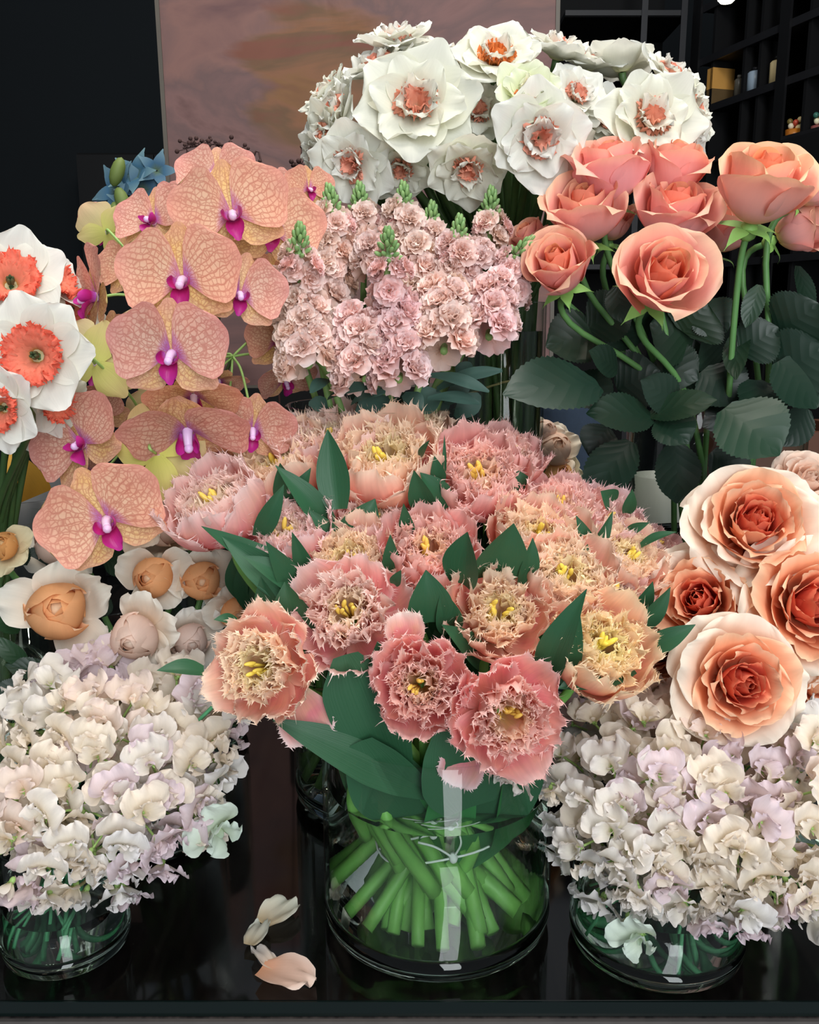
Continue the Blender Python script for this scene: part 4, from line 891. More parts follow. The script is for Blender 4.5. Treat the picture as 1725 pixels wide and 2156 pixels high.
# rose leaves: base pixel, tip pixel, depth, width px, facing, tint
def rleaf(par, bx, by, tx, ty, Yb, Yt, wpx, n, tint=(1, 1, 1), bow=.06, fold=.12, name='leaf'):
    B, T = P(bx, by, Yb), P(tx, ty, Yt); hw = wpx/2*depth((B+T)/2)/FPX
    me = blade(B, T, hw, D(*n), M_['rose_leaf'], prof=(.25, .8, 1, .95, .7, .05), bow=bow, fold=fold, serr=.035, nu=34, nv=8, wave=.03, origin=par.location, rng=R_, name='rose_leaf')
    obj(name, me, par, None, tint)
def near_rose(px, py): return min(roses, key=lambda t: (t[1]-px)**2+(t[2]-py)**2)[0]
for a in [
 (1262, 812, 1060, 832, .80, .755, 150, (-.2, .6, .75), (.85, 1.25, 1.3)), (1375, 880, 1235, 872, .80, .78, 100, (-.2, .6, .8), (.9, 1.1, 1)), (1370, 875, 1510, 842, .80, .78, 80, (.1, .7, .7), (.9, 1.2, .9)),
 (1390, 880, 1450, 935, .80, .78, 110, (.1, .5, .8), (.9, 1.1, 1)), (1525, 860, 1640, 960, .78, .75, 190, (.1, .5, .8), (1, 1.4, 1.15)), (1425, 850, 1350, 800, .81, .79, 85, (-.3, .3, .9), (1.5, 1.3, 1.4)),
 (1300, 780, 1240, 740, .84, .82, 70, (-.4, .5, .8), (1.2, 1.2, 1.2)), (1330, 930, 1240, 1060, .82, .80, 110, (-.5, .3, .8), (.9, 1, 1)), (1420, 930, 1425, 1060, .83, .82, 110, (.2, .2, .9), (.9, 1, 1.05)),
 (1500, 950, 1570, 1020, .84, .83, 100, (.2, .2, .9), (.7, .8, .8)), (1240, 690, 1330, 640, .88, .87, 120, (-.1, .3, .9), (1, 1, .9)), (1260, 700, 1150, 730, .88, .87, 130, (-.2, .4, .9), (1, 1.1, .9)),
 (1440, 700, 1490, 640, .86, .85, 150, (.1, .3, .9), (1.1, 1.1, .8)), (1460, 720, 1370, 680, .87, .86, 150, (-.1, .3, .9), (1, 1.05, .85)), (1560, 690, 1550, 800, .86, .82, 60, (-.6, .2, .7), (1.2, 1.3, 1.1)),
 (1560, 740, 1640, 690, .84, .83, 110, (.2, .4, .8), (.9, 1, .95)), (1640, 700, 1725, 640, .84, .82, 150, (.3, .4, .8), (.85, .95, .9)), (1640, 790, 1740, 730, .83, .81, 160, (.3, .5, .8), (.8, 1, 1)),
 (1640, 760, 1720, 860, .82, .80, 170, (.3, .4, .8), (.75, 1, .95)), (1590, 800, 1610, 900, .84, .81, 120, (.2, .3, .9), (.8, 1, .95)), (1480, 780, 1560, 850, .86, .84, 130, (.1, .4, .9), (.8, .9, .9)),
 (1380, 760, 1470, 800, .87, .85, 120, (0, .4, .9), (.8, .9, .9)), (1300, 820, 1390, 780, .87, .86, 130, (0, .4, .9), (.75, .85, .85)), (1200, 800, 1290, 850, .88, .85, 100, (0, .4, .9), (.75, .85, .85)),
 (1280, 900, 1240, 960, .86, .85, 90, (-.1, .3, .9), (.8, .85, .85)), (1330, 1000, 1270, 1080, .88, .87, 60, (-.4, .2, .9), (.7, .8, .8)), (1680, 560, 1700, 680, .87, .85, 60, (.4, .2, .8), (.9, 1, .9)),
 (1560, 860, 1480, 900, .86, .85, 80, (.1, .4, .9), (.7, .8, .8)), (1700, 860, 1650, 940, .84, .83, 80, (.3, .3, .8), (.8, .9, .9)), (1600, 600, 1570, 690, .84, .83, 46, (-.3, .2, .9), (1.6, 1.7, 1.5)),
 (1300, 600, 1310, 680, .84, .83, 60, (-.3, .2, .9), (1, 1.1, 1)), (1480, 640, 1530, 700, .86, .85, 100, (-.3, .2, .9), (.9, 1, .9)), (1350, 720, 1300, 640, .89, .88, 140, (0, .2, .9), (.8, .9, .8)), (1530, 740, 1480, 700, .89, .88, 150, (0, .2, .9), (.8, .9, .8)),
 (1250, 740, 1180, 680, .90, .89, 110, (0, .2, .9), (.9, 1, .8)), (1420, 790, 1500, 750, .90, .89, 150, (0, .2, .9), (.7, .8, .7))]:
    rleaf(near_rose(a[2], a[3]), *a[:8], tint=a[8])
for a in [(50, 1190, 20, 1110, .82, .81, 70, (-.2, .4, .8), (1.2, 1.2, 1.1)), (90, 1150, 70, 1210, .84, .83, 60, (.2, .3, .9), (1, 1, 1)), (40, 1330, -30, 1290, .76, .74, 36, (-.2, .6, .7), (1.6, 1.9, 1.2)), (60, 1400, -20, 1340, .76, .75, 40, (-.2, .6, .7), (1.5, 1.9, 1.2)),
          (110, 1420, 10, 1400, .76, .75, 50, (0, .7, .7), (1, 1.3, 1)), (60, 1450, -20, 1470, .77, .76, 60, (0, .5, .8), (.8, 1, .8)), (230, 1260, 200, 1300, .82, .81, 50, (0, .5, .8), (1, 1, 1)), (390, 1290, 340, 1290, .82, .81, 40, (0, .5, .8), (.9, 1, .9)), (330, 1100, 375, 1105, .80, .79, 26, (0, .6, .8), (2, 3, 1.2)),
          (440, 1400, 380, 1450, .78, .77, 70, (0, .5, .8), (.7, .8, .7)), (220, 1180, 300, 1200, .86, .85, 60, (0, .5, .8), (.9, 1, .9))]:
    par = [o for o in C.objects if o.parent is None and o.get('group') == GB][hash(a[0]) % 6]; rleaf(par, *a[:8], tint=a[8])
# ------------------------------------------------------------------ orchids
OV = [orchid_parts(random.Random(200+i)) for i in range(4)]
SPR = {
 'a': ('tall arching spray of salmon veined orchids at the top of the left group, blooms up against the painting', [
   (490, 452, 245, .760, (.1, .15, 1), .1), (325, 468, 180, .790, (-.35, .45, .8), .3), (455, 375, 170, .850, (-.1, .5, .8), .1), (572, 485, 215, .800, (.25, .2, .9), -.3), (570, 400, 120, .88, (.3, .4, .7), 0), (395, 425, 130, .87, (-.3, .5, .6), 0), (650, 400, 110, .87, (.4, .2, .8), 0)], (455, 700, .86)),
 'b': ('spray of big salmon veined orchids hanging down the middle of the left group, with purple throats', [
   (385, 590, 255, .720, (0, .05, 1), 0), (362, 745, 250, .700, (0, -.02, 1), 0), (205, 625, 230, .790, (-.8, .1, .5), .2), (275, 560, 150, .840, (-.3, .3, .8), .4), (505, 620, 190, .740, (.3, .1, .9), -.2), (225, 490, 130, .86, (-.3, .2, -.7), .4), (570, 590, 120, .84, (.4, .1, .8), 0)], (320, 830, .84)),
 'c': ('spray of orchids turned down at the right of the left group, brownish blooms just above the tulips', [
   (408, 832, 200, .745, (.1, -.75, .55), .1), (395, 905, 270, .730, (.1, -.70, .65), 0), (532, 905, 175, .770, (.2, -.2, .9), -.2), (585, 720, 150, .86, (.4, -.1, .8), 0), (600, 800, 130, .87, (.4, -.5, .6), .3), (460, 800, 120, .84, (.2, -.8, .4), 0), (470, 960, 120, .79, (.2, -.3, .9), .4)], (490, 750, .86)),
 'd': ('lowest spray of salmon orchids at the left, ending in one bloom low over the cream roses', [
   (225, 1095, 265, .690, (.15, .05, 1), .35), (175, 935, 225, .745, (-.35, .25, .85), .5), (200, 765, 200, .765, (-.2, .0, -.95), .3), (330, 955, 215, .735, (.1, -.2, -.95), .8), (215, 880, 150, .82, (-.2, 0, .9), .8), (195, 1000, 140, .80, (-.4, 0, .9), .6), (240, 720, 140, .84, (-.3, 0, .9), 0), (330, 870, 130, .84, (0, 0, -.9), 0)], (320, 930, .84)),
}
for key, (label, blooms, (nx, ny, nY)) in SPR.items():
    cx, cy, ri, h, bs = VZ['orchid']
    base = Vector((cx+R_.uniform(-.03, .03), cy+R_.uniform(-.02, .02), bs+.006)); rim = Vector((cx, cy-.01, h)); node = P(nx, ny, nY)
    far = P(blooms[0][0], blooms[0][1]-30, blooms[0][3]+.05)
    th = thing('orchid_spray', label, 'orchid', base, 'sprays of salmon veined orchids on the left')
    spine = [base, (base+rim)/2, rim+Vector((0, 0, .01)), node]
    if far.z > node.z: spine.append(far)
    local_tube('spray_stem', spine, lambda t: .0034-.0016*t, M_['orchid_stem'], th)
    sp = smooth_path(spine, 10)
    for i, (px, py, wpx, Y, f, roll) in enumerate(blooms):
        d = D(*f); p = P(px, py, Y); s = wpx*depth(p)/FPX/.096
        M = frame(d, roll+R_.uniform(-.15, .15), p, s); T = Matrix.Translation(-th.location) @ M
        bl = obj('bloom', None, th, T)
        bl_t = (1, 1, 1) if i % 3 else (1.03, 1.03, .9)
        for name, me, L in OV[i % 4]: obj(name, me, bl, L, bl_t)
        j = min(sp, key=lambda q: (q-p).length)
        local_tube('flower_stalk', [p-d*.002, p-d*.018+Vector((0, .004, .004)), (p*.4+j*.6)+Vector((0, .01, .01)), j], .0012, M_['calyx'], th, 6)

# ------------------------------------------------------------------ stock
FV = [floret_mesh(random.Random(300+i)) for i in range(6)]
def budcluster(rng, n=26, H=.030, r=.012):
    g = Geo()
    for k in range(n):
        t = k/n; a = k*2.4; rr = r*(1-t)**.6+.0015
        z = H*t; d = Vector((math.cos(a)*(1-t), math.sin(a)*(1-t), .35+1.3*t)).normalized()
        blob(g, Vector((rr*.6*math.cos(a), rr*.6*math.sin(a), z))+d*.003, .0026, sz=2.0, d=d, nu=5, nv=6)
    tube(g, [(0, 0, -.012), (0, 0, H*.8)], .0025, 6, curve=False)
    return g.mesh('stock_buds', M_['stock_bud'])
BV = [budcluster(random.Random(i)) for i in range(3)]
# base pixel, tip pixel, depths, floret count, radius px, bud, label
pk1, pk2, pk3 = (1, .98, .96), (1.0, .95, .96), (1.0, .92, .98)
STK = [
 (650, 770, 632, 625, .775, .790, 13, 62, None, pk1, 'fat pale pink stock spike at the lower left of the bunch, next to the orchids'),
 (640, 640, 628, 530, .800, .775, 7, 40, (.1, .9, .3), pk1, 'stock spike with a bare green bud tip standing at the left of the bunch'),
 (770, 800, 755, 660, .765, .790, 13, 64, None, pk2, 'stock spike hanging lowest in the middle left of the bunch'),
 (840, 800, 835, 640, .765, .790, 12, 62, None, pk3, 'rosy stock spike hanging lowest in the middle of the bunch'),
 (935, 740, 935, 600, .775, .800, 13, 66, None, pk1, 'fat pale stock spike right of the middle, at the lower edge'),
 (1030, 710, 1045, 590, .785, .810, 11, 56, None, pk3, 'lilac tinged stock spike at the lower right beside the daffodil vase'),
 (815, 640, 818, 535, .785, .765, 5, 36, (0, .8, .5), pk3, 'young stock tip on a forked green stalk in the very middle of the bunch'),
 (700, 600, 700, 445, .850, .850, 9, 46, (-.1, 1, .1), pk1, 'stock spike at the upper left with pink florets around its green tip'),
 (760, 560, 758, 440, .870, .870, 8, 46, (0, 1, .1), pk1, 'stock spike with a green tip third along the top from the left'),
 (850, 580, 850, 440, .860, .860, 9, 52, (0, 1, .1), pk1, 'stock spike with a broad green tip at the top centre under the daffodils'),
 (905, 560, 905, 480, .870, .870, 8, 44, (.1, 1, .1), pk1, 'stock spike with a short green tip just right of the top centre'),
 (960, 620, 962, 510, .840, .830, 9, 48, (.1, 1, .2), pk2, 'stock spike with a blue green tip on the right of the bunch'),
 (1025, 580, 1032, 450, .860, .860, 6, 36, (.05, 1, .1), pk1, 'tallest stock spike with a long green tip, right of the bunch over dark stems'),
 (1070, 630, 1082, 540, .830, .820, 7, 40, (.5, .6, .3), pk3, 'pink stock spike leaning right with its tip against the salmon roses'),
 (680, 700, 668, 500, .840, .850, 10, 58, None, pk1, 'shaded stock spike filling the left of the bunch behind the front spikes'),
 (890, 680, 880, 520, .840, .850, 11, 62, None, pk1, 'shaded stock spike filling the middle of the bunch'),
 (570, 650, 575, 580, .820, .830, 5, 28, None, (1, 1, 1.04), 'narrow white pink stock spike at the far left, among the orchids'),
 (790, 580, 790, 500, .820, .820, 7, 44, None, pk2, 'stock spike with pink florets left of the forked green stalk'),
 (1010, 560, 1005, 520, .84, .84, 5, 36, None, pk2, 'stock florets between the blue green tip and the tallest spike'),
]
for i, (bx, by, tx, ty, Yb, Yt, n, rpx, bud, tint, label) in enumerate(STK):
    B, T = P(bx, by, Yb), P(tx, ty, Yt); ax = T-B; L = ax.length; a = ax.normalized(); rad = rpx*depth(B)/FPX
    F = frame(a, 0, B); pts = stem_pts('stock', B, a, R_, dive=0, neck=.5)
    pts = [B, B+Vector((0, .055, .004))]+pts[1:]
    if bud: pts = [T]+pts
    th = thing('stock_spike', label, 'stock flower', pts[-1], 'pale pink stock spikes')
    local_tube('stem', pts, .0032, M_['stock_stem'], th)
    O = Matrix.Translation(-th.location)
    n = int(n*1.5)
    for k in range(n):
        t = (k+.5)/n; an = k*2.39996
        r = rad*.56*(1-.35*t)
        p = F @ Vector((r*math.cos(an), r*math.sin(an), L*t))
        dd = ((F.to_3x3() @ Vector((math.cos(an), math.sin(an), .25+.5*t))).normalized()+Vector((0, -.25, 0))).normalized()
        s = (.95+.2*R_.random())*(rad/.028)**.6*(1-.15*t); 
        o = obj('floret', FV[(k+i) % 6], th, O @ frame(dd, R_.random()*6, p, s), tuple(c*(1-.05*R_.random()) for c in tint))
    if bud:
        obj('green_buds', BV[i % 3], th, O @ frame(D(*bud), 0, T-a*.004, .78), (1, 1, 1))
        for k in range(3):
            an = k*2.1; q = T+Vector((.012*math.cos(an), .012*math.sin(an)*.6, -.012))
            obj('half_open_floret', FV[k], th, O @ frame(D(math.cos(an), .5, .3), 0, q, .55), (1.0, .86, .9))
def gleaf(par, bx, by, tx, ty, Yb, Yt, wpx, n, tint=(1, 1, 1)):
    B, T = P(bx, by, Yb), P(tx, ty, Yt)
    obj('leaf', blade(B, T, wpx/2*depth(B)/FPX, D(*n), M_['stock_leaf'], prof=(.3, .6, .9, 1, .8, .2), bow=.12, fold=.15, origin=par.location, rng=R_, wave=.06, name='stock_leaf'), par, None, tint)
stk = [o for o in C.objects if o.parent is None and o.name.startswith('stock_spike')]
for i, a in enumerate([(700, 800, 655, 828, .80, .77, 34, (-.2, .6, .8)), (690, 840, 790, 815, .80, .77, 30, (0, .6, .8)), (740, 850, 812, 826, .79, .77, 36, (0, .7, .7)), (900, 790, 1030, 825, .80, .78, 30, (.1, .5, .8)), (920, 820, 1058, 780, .81, .79, 34, (.1, .6, .8)),
    (900, 840, 1010, 850, .80, .79, 34, (.1, .7, .7)), (850, 830, 890, 860, .80, .79, 44, (.1, .4, .9)), (820, 840, 750, 870, .80, .79, 50, (-.1, .5, .8)), (940, 850, 990, 790, .83, .82, 40, (.3, .3, .9)), (870, 860, 930, 830, .82, .81, 60, (0, .3, .9)), (700, 860, 650, 850, .82, .81, 40, (0, .5, .9)),
    (960, 880, 1010, 830, .83, .83, 50, (.2, .3, .9)), (840, 880, 800, 830, .84, .84, 80, (0, .2, .9)), (910, 890, 900, 830, .85, .85, 90, (0, .2, .9)), (990, 800, 960, 770, .84, .83, 50, (0, .4, .9)), (760, 880, 740, 830, .86, .86, 70, (0, .2, .9))]):
    gleaf(stk[i % 15], *a)
g = None
sc = VZ['stock']
ring_tie(sc[0]-.052, sc[1]-.02, .024, .125, .1, 'rubber_band', 'upper pale band round the stock stems seen low in their vase', 'band', .0011, False)
ring_tie(sc[0]-.052, sc[1]-.02, .022, .098, .1, 'rubber_band', 'lower pale band round the stock stems seen low in their vase', 'band', .0011, False)
for k in range(9):
    a = k*.7; q = .016; par = stk[k]
    local_tube('stem_end', [Vector((sc[0]-.03+q*math.cos(a), sc[1]+q*math.sin(a), .33)), Vector((sc[0]-.048+q*math.cos(a), sc[1]-.015+q*math.sin(a), .16)), Vector((sc[0]-.056+q*math.cos(a), sc[1]-.022+q*math.sin(a), .065))], .0052, M_['tulip_stem'], par)

# ------------------------------------------------------------------ sweet peas
PV = [pea_parts(random.Random(400+i)) for i in range(7)]
wh, ivory, lil, blu, bls, mint = (.97, .95, .925), (.98, .92, .83), (.92, .81, .90), (.93, .94, .96), (.98, .86, .81), (.80, .96, .88)
cname = {wh: 'white', ivory: 'ivory', lil: 'lilac', blu: 'cool white', bls: 'blush pink', mint: 'pale mint'}
def pea_bunch(side, vz, sprays, group):
    for i, (px, py, Y, f, wpx, tint, where) in enumerate(sprays):
        d = D(*f); p = P(px, py, Y); cx, cy, ri, h, bs = VZ[vz]
        n = 8 if 79 < wpx < 99 and wpx != 84 else 1
        s = (wpx if n == 1 else 92)*depth(p)/FPX/.060
        pts = stem_pts(vz, p-d*.02, d, R_, dive=.03, neck=.25, spread=.95)
        pts[3] = Vector((cx+R_.uniform(-.35, .35)*ri, cy+R_.uniform(-.35, .35)*ri, bs+(h-bs)*.55))
        th = thing('sweet_pea_spray', '%s sweet pea spray %s' % (cname[tint], where), 'sweet pea', pts[-1], group)
        O = Matrix.Translation(-th.location); local_tube('stem', pts, .0015, M_['pea_stem'], th, 6)
        F = frame(d, 0, p)
        for k in range(n):
            an = k*2*PI/5+i; r = .027 if n > 1 else 0
            if k == 4: r = 0
            if k > 4: an = k*2.1+i; r = .020
            q = F @ Vector((r*math.cos(an), r*math.sin(an), R_.uniform(-.006, .006)+(.008 if k == 4 else (-.026 if k > 4 else 0))))
            dd = (d+(F.to_3x3() @ Vector((math.cos(an), math.sin(an), 0)))*(.6 if k != 4 else 0)+Vector((R_.uniform(-.25, .25), R_.uniform(-.25, .1), R_.uniform(-.25, .25)))).normalized()
            T = O @ frame(dd, R_.uniform(-.9, .9), q-dd*.006, s*R_.uniform(.95, 1.12))
            b = obj('blossom', None, th, T); c = tint
            if n == 1: pass
            elif R_.random() < .10: c = lil
            elif R_.random() < .2: c = ivory
            for name, me, L in PV[(i+k*2) % 7]: obj(name, me, b, L, c if name != 'calyx' else (1, 1, 1))
            if (k < 4 or n == 1) and k < 4: local_tube('flower_stalk', [q-dd*.010, (q+p)/2-d*.018, p-d*.028], .0009, M_['calyx'], th, 5)
LP_ = [
 (60, 1500, .650, (-.4, .5, .7), 90, wh, 'at the upper left of the left bunch'), (150, 1440, .700, (-.2, .8, .4), 90, lil, 'at the top of the left bunch under the blush rose'), (235, 1410, .720, (0, .9, .4), 90, lil, 'highest in the left bunch beside the rosebud'),
 (310, 1450, .700, (.2, .8, .5), 90, ivory, 'at the upper right of the left bunch below the tulip leaf'), (400, 1480, .680, (.5, .7, .5), 90, ivory, 'in the upper right corner of the left bunch'), (430, 1570, .650, (.7, .3, .6), 90, blu, 'on the right side of the left bunch below the cream tulip'),
 (220, 1530, .620, (0, .5, .85), 90, bls, 'with the pinkest petals, in the middle of the left bunch'), (130, 1560, .610, (-.2, .4, .9), 90, ivory, 'left of the pinkest one in the left bunch'), (320, 1560, .625, (.3, .5, .8), 90, wh, 'right of the pinkest one in the left bunch'),
 (40, 1620, .600, (-.3, .2, .9), 90, ivory, 'at the left edge halfway down the left bunch'), (150, 1650, .580, (-.1, .2, .95), 90, ivory, 'facing the viewer in the lower middle of the left bunch'), (250, 1660, .580, (.1, .2, .95), 90, lil, 'facing the viewer right of the lower middle of the left bunch'),
 (350, 1670, .590, (.4, .1, .9), 90, wh, 'low on the right of the left bunch'), (440, 1660, .620, (.8, .1, .5), 90, blu, 'reaching right over the table from the left bunch'), (50, 1730, .570, (-.2, 0, .95), 90, bls, 'with pinkish folds at the lower left edge of the left bunch'),
 (160, 1760, .560, (0, -.1, .95), 90, wh, 'low in the centre of the left bunch'), (260, 1770, .565, (.2, -.2, .9), 90, blu, 'low in the left bunch, right of its centre'), (360, 1760, .590, (.4, -.2, .85), 90, lil, 'hanging at the lower right of the left bunch'),
 (40, 1840, .555, (-.3, -.4, .85), 90, wh, 'at the bottom left corner of the left bunch'), (160, 1850, .570, (0, -.6, .8), 90, ivory, 'hanging lowest in the left bunch over its tumbler'), (245, 1845, .580, (.3, -.6, .7), 80, blu, 'hanging lowest on the right of the left bunch'),
 (462, 1752, .600, (.5, -.3, .8), 118, mint, 'of one round blossom sticking out furthest right of the left bunch'), (385, 1765, .592, (.3, -.3, .9), 110, lil, 'of one blossom just left of the round mint one'), (525, 1515, .62, (.2, -.6, .7), 84, wh, 'of one blossom under the cream tulip'),
 (50, 1890, .552, (-.3, -.5, .8), 120, lil, 'of one large blossom at the left edge below the bunch'), (100, 1450, .69, (-.3, .7, .6), 60, wh, 'of one blossom at the top left below the apricot rose'),
]
RP_ = [
 (1265, 1500, .690, (-.2, .8, .4), 90, blu, 'shaded at the upper left of the right bunch behind the lowest tulip'), (1330, 1480, .690, (-.1, .8, .5), 90, lil, 'at the top left of the right bunch'), (1410, 1500, .680, (0, .8, .5), 90, bls, 'at the top of the right bunch below the garden rose'),
 (1565, 1560, .665, (.1, .7, .6), 90, lil, 'deep lilac under the round garden rose'), (1470, 1545, .670, (0, .7, .6), 90, bls, 'at the top of the right bunch left of the deep lilac one'), (1670, 1530, .620, (.2, .6, .7), 90, blu, 'at the upper right edge of the right bunch'),
 (1290, 1580, .620, (-.3, .5, .8), 90, ivory, 'on the upper left of the right bunch, fully lit'), (1400, 1580, .600, (0, .5, .85), 90, ivory, 'in the upper middle of the right bunch'), (1500, 1620, .590, (0, .4, .9), 90, bls, 'with blush folds in the middle of the right bunch'),
 (1610, 1620, .590, (.1, .4, .9), 90, lil, 'in the middle right of the right bunch'), (1700, 1640, .580, (.2, .3, .9), 90, bls, 'at the right edge halfway up the right bunch'), (1210, 1660, .610, (-.6, .2, .75), 90, wh, 'at the left side of the right bunch, over the big vase'),
 (1310, 1690, .570, (-.2, .2, .95), 90, wh, 'facing the viewer left of the middle of the right bunch'), (1400, 1710, .560, (0, .2, .95), 90, lil, 'with one large mauve grey petal in the middle of the right bunch'), (1490, 1720, .560, (0, .2, .95), 90, ivory, 'facing the viewer in the middle of the right bunch'),
 (1590, 1720, .560, (.1, .1, .95), 90, ivory, 'facing the viewer right of the middle of the right bunch'), (1690, 1730, .560, (.2, .1, .95), 90, ivory, 'at the right edge in the lower half of the right bunch'), (1190, 1750, .600, (-.8, -.1, .6), 80, blu, 'furthest left of the right bunch, beside the big vase'),
 (1290, 1820, .555, (-.4, -.2, .9), 90, wh, 'low on the left of the right bunch'), (1390, 1830, .550, (-.1, -.1, .95), 90, wh, 'low in the right bunch, left of its centre'), (1490, 1830, .550, (0, -.2, .95), 90, ivory, 'low in the centre of the right bunch'),
 (1590, 1840, .550, (.1, -.2, .95), 90, ivory, 'low in the right bunch, right of its centre'), (1690, 1840, .555, (.2, -.2, .95), 90, ivory, 'low at the right edge of the right bunch'), (1270, 1890, .580, (-.5, -.6, .7), 80, blu, 'hanging lowest on the left of the right bunch'),
 (1380, 1900, .570, (-.1, -.7, .7), 90, wh, 'hanging over the rim of the low front vase'), (1480, 1910, .565, (0, -.7, .7), 90, wh, 'hanging low right of the low front vase'), (1580, 1925, .560, (.1, -.7, .7), 90, blu, 'hanging lowest of all in the right bunch'), (1690, 1910, .565, (.2, -.6, .7), 90, wh, 'hanging lowest at the right edge'),
 (1345, 1975, .548, (-.1, -.35, .9), 112, mint, 'of one blossom fallen low in front of the low front vase'), (1075, 1650, .585, (-.2, -.5, .8), 100, wh, 'of one blossom under the lowest tulip'), (1150, 1690, .585, (-.5, -.2, .8), 70, ivory, 'of one small blossom left of the right bunch'), (1220, 1500, .70, (-.2, .5, .6), 66, lil, 'of one dark shaded blossom behind the lowest tulip'),
]
pea_bunch('left', 'peaL', LP_, 'sweet peas in the left bunch')
pea_bunch('right', 'peaR', RP_, 'sweet peas in the right bunch')
for vz, lab, z in (('peaL', 'brown band round the sweet pea stems in the small tumbler', .058), ('peaR', 'green band round the sweet pea stems in the low front vase', .06)):
    cx, cy, ri, h, bs = VZ[vz]; ring_tie(cx, cy, .020, z, .1, 'rubber_band', lab, 'band', .0014, False)

# ------------------------------------------------------------------ fallen petals on the table
def flat_petal(px, py, wpx, az, mat, tint, label, L=.05, W=.02, tilt=0):
    t_ = (CAMZ-.006); d = FWD+RIGHT*((px-CX)/FPX)+UPC*((CY-py)/FPX); p = CAM+d*(-t_/d.z)
    g = Geo(); g.add(*petal(L, W, [88, 82, 92, 100], [.5, .9, 1, .9, .7], nu=14, nv=12, R=(.03, 0), amp=.002, freq=5, crumple=.0018, rng=R_))
    o = obj('fallen_petal', g.mesh('fallen_petal', M_[mat]), None, Matrix.Translation((p.x, p.y, .0065)) @ Matrix.Rotation(az, 4, 'Z') @ Matrix.Translation((-L/2, 0, 0)), tint); tag(o, label, 'petal')
flat_petal(585, 1925, 90, .9, 'cream', (.93, .98, .93), 'pale green white fallen petal on the black table, upper of the two', .036, .015)
flat_petal(540, 1968, 60, 1.3, 'cream', (.88, .95, .93), 'small white fallen petal on the table touching the upper fallen one', .03, .009)
flat_petal(600, 2055, 120, -.35, 'blush', (1, .95, .96), 'pinkish white fallen petal at the table edge left of the big vase', .044, .017)
flat_petal(560, 2020, 60, 2.3, 'cream', (.95, .92, .95), 'narrow white fallen petal above the pinkish one at the table edge', .03, .007)
# ------------------------------------------------------------------ far things seen between the bunches
bw = [obj_ for obj_ in ()]
th = thing('blue_flower_spray', 'out of focus spray of steel blue flowers in front of the dark opening', 'flower', P(290, 620, 1.35))
local_tube('stem', [Vector((P(290, 620, 1.35).x, 1.35, .004)), P(290, 620, 1.35), P(280, 500, 1.35), P(275, 380, 1.35)], .003, M_['orchid_stem'], th)
for i, (px, py, w_) in enumerate([(285, 370, 90), (250, 400, 100), (300, 400, 90), (235, 440, 90), (280, 440, 90), (330, 360, 70), (265, 485, 80), (315, 440, 80)]):
    g = Geo()
    for k in range(5): g.add(*petal(.05, .014, [60, 80, 70+R_.uniform(-20, 30)], [.5, 1, .7, .2], phi=k*1.256+i, r0=.002, nu=7, nv=5, rng=R_))
    p = P(px, py, 1.35); obj('blossom', g.mesh('blue_blossom', M_['blue']), th, Matrix.Translation(-th.location) @ frame(D(R_.uniform(-.5, .5), R_.uniform(0, .6), .8), 0, p, w_/115), (1, 1, 1) if i else (1.25, 1.2, 1.1))
for px, py in ((247, 362), (190+50, 455), (258, 425)):
    g = Geo(); p = P(px, py, 1.31); blob(g, p-th.location, .010, sz=2.0, d=(R_.uniform(-.4, .4), 0, 1)); obj('green_bud', g.mesh('green_bud', M_['bluegreen']), th)
def twig(label, pts, Y, n, spread, seed):
    rr = random.Random(seed); th = thing('dried_berry_branch', label, 'branch', P(*pts[0], Y)); W = [P(a, b, Y) for a, b in pts]
    local_tube('twig', [Vector((W[0].x+.02, Y, .004))]+W, lambda t: .0016-.0008*t, M_['twig'], th, 5); sp = smooth_path(W, 12); gl = th.location
    for k in range(n):
        i = int(rr.random()**.7*(len(sp)-1)); q = sp[i]+Vector((rr.gauss(0, spread), rr.gauss(0, .01), rr.gauss(0, spread)))
        g = Geo(); tube(g, [sp[i]-gl, q-gl], .0005, 4, curve=False); blob(g, q-gl, .0018+.0016*rr.random(), nu=4, nv=6); obj('berry', g.mesh('berry', M_['twig']), th)
twig('dark dried berry branch arching left in front of the painting, above the orchids', [(560, 420), (520, 345), (470, 305), (385, 312)], 1.25, 60, .009, 1)
twig('dark dried berry branch behind the lowest left daffodils', [(640, 470), (635, 400), (632, 340)], 1.25, 46, .012, 2)
for px_, py_, off, lab in ((290, 620, 0, 'slim black bottle vase holding the steel blue flowers'), ):
    q = P(px_, py_, 1.35); g = Geo(); lathe(g, [(0, 0), (.035, 0), (.04, .06), (.012, .16), (.012, .24), (.009, .24), (.009, .16), (.034, .06), (.03, .004), (0, .004)], 32)
    tag(obj('bottle_vase', g.mesh('bottle_vase', M_['black_metal']), None, Matrix.Translation((q.x, 1.35, .0005))), lab, 'vase')
for (px_, py_), lab in (((560, 420), 'slim black bottle vase holding the arching berry branch'), ((640, 470), 'slim black bottle vase holding the upright berry branch')):
    q = P(px_, py_, 1.25); g = Geo(); lathe(g, [(0, 0), (.022, 0), (.024, .06), (.010, .12), (.010, .2), (.007, .2), (.007, .12), (.02, .06), (.018, .004), (0, .004)], 32)
    tag(obj('bottle_vase', g.mesh('bottle_vase', M_['black_metal']), None, Matrix.Translation((q.x+.02, 1.25, .0005))), lab, 'vase')
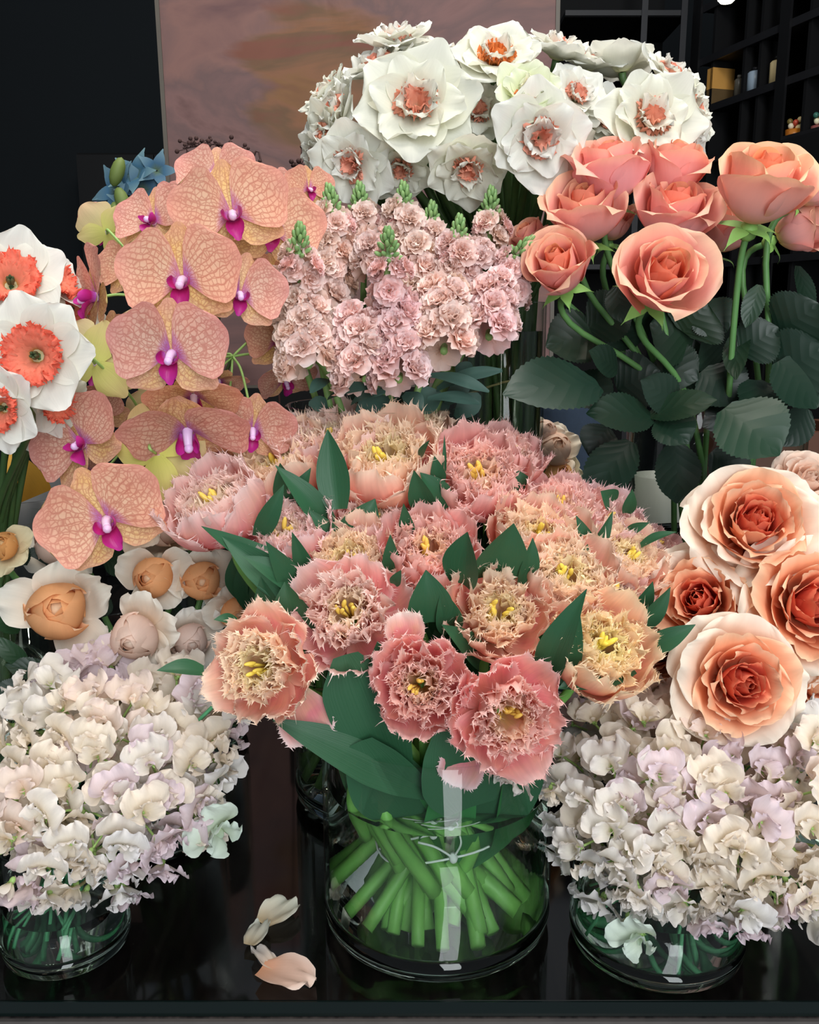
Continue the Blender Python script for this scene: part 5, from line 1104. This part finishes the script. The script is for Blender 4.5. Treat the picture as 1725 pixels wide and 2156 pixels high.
# cream and apricot roses far behind, seen between the daffodil vase and the denim
vase('far', .175, 1.22, .035, .20, .003, .01, 0, 'small glass vase behind the daffodil vase holding distant roses', '')
for px, py, w_, k, tint, lab in [(1168, 945, 120, 'blush', (1, .95, .88), 'distant cream rose between the daffodil vase and the denim, upper of two'), (1178, 1005, 110, 'apricot', (1.02, 1.03, .85), 'distant orange yellow rose below the cream one, right of the daffodil vase'), (1150, 905, 70, 'blush', (1.05, 1.05, 1.05), 'distant white rose at the top of the small far group')]:
    rose(px, py, w_, 1.15, (.1, .4, .8), k, 0, 'far', lab, 'distant roses seen behind the daffodil vase', tint)
den = plain('denim', '36455a', .85, noise='2b3848', scale=90)
g = Geo(); A0 = P(1198, 850, 1.6); A1 = P(1198, 1150, 1.6)
tube(g, [A0+Vector((0, 0, .02)), (A0+A1)/2+Vector((.01, 0, 0)), A1, Vector((A1.x, A1.y, FZ+.002))], lambda t: .062-.008*t, 20)
o = thing('denim_trouser_leg', 'dark blue denim trouser leg standing behind the table, right of the distant roses', 'trousers', Vector((A1.x, A1.y, FZ)))
for v in range(len(g.v)): g.v[v] = tuple(Vector(g.v[v])-o.location)
obj('denim', g.mesh('denim', den), o)
g = Geo(); tube(g, [A0+Vector((.052, -.032, .02))-o.location, (A0+A1)/2+Vector((.062, -.030, 0))-o.location, A1+Vector((.048, -.028, 0))-o.location], .0012, 5); obj('side_seam', g.mesh('side_seam', plain('seam', '5f6f86', .8)), o)
# white cup behind the rose vase and wooden crate on the right
g = Geo(); r = .034; lathe(g, [(0, 0), (r*.8, 0), (r, .16), (r*.94, .16), (r*.74, .006), (0, .006)], 40)
pw = P(1385, 1130, 1.12); o = obj('ceramic_cup', g.mesh('ceramic_cup', plain('grey white ceramic', '8d8f88', .4, noise='9a9c94', scale=12)), None, Matrix.Translation((pw.x, pw.y, P(1385, 1000, 1.12).z-.16))); 
zc_ = o.location.z; tag(o, 'grey white ceramic pot seen through the glass of the rose vase', 'pot')
st = sbox('riser_block', pw.x-.06, pw.x+.06, pw.y-.06, pw.y+.06, .0005, zc_-.0005, plain('riser black', '0e0e10', .5)); tag(st, 'black riser block under the grey white pot', 'riser')
x0, x1 = P(1560, 1000, 1.35).x, P(1800, 1000, 1.35).x; z1 = P(1600, 905, 1.35).z
o = thing('wooden_crate', 'reddish brown wooden crate behind the garden roses at the right edge', 'crate', ((x0+x1)/2, 1.42, .0005)); wd_ = plain('brown wood', '4a2c1e', .5, noise='5c3826', scale=12)
hw = (x1-x0)/2
for k in range(3): sbox('plank', -hw+.0125, hw-.0125, -.07, -.055, .01+k*z1/3, (k+1)*z1/3-.004, wd_, o)
for s in (-1, 1): sbox('side_panel', s*hw-.012, s*hw+.012, -.068, .07, 0, z1, wd_, o)
# left edge: grey bowl and mustard petal
pb = P(10, 1130, 1.0); g = Geo(); lathe(g, [(0, 0), (.05, 0), (.10, .05), (.115, .11), (.110, .11), (.094, .052), (.046, .006), (0, .006)], 48)
zb = P(60, 1030, 1.0).z-.11; zb = max(zb, .001)
o = obj('grey_bowl', g.mesh('grey_bowl', plain('grey bowl', '46484a', .5, noise='515355', scale=10)), None, Matrix.Translation((pb.x, pb.y+.02, zb))); tag(o, 'dull grey bowl behind the orchids at the left edge', 'bowl')
st = sbox('riser_block', pb.x-.06, pb.x+.06, pb.y-.04, pb.y+.08, .0005, zb-.0005, plain('riser black', '0e0e10', .5)); tag(st, 'black riser block under the dull grey bowl', 'riser')
B, T = P(75, 1045, .93), P(25, 945, .93)
o = obj('dried_leaf', blade(B, T, .020, D(.2, .2, 1), petal_mat('mustard', [(0, 'c08a30'), (1, 'd9a640')], trans=.2), prof=(.9, 1, .9, .7, .4, .1), bow=.15, fold=.3, origin=B, rng=R_), None, Matrix.Translation(B)); tag(o, 'mustard yellow dried leaf leaning on the grey bowl at the left edge', 'leaf')
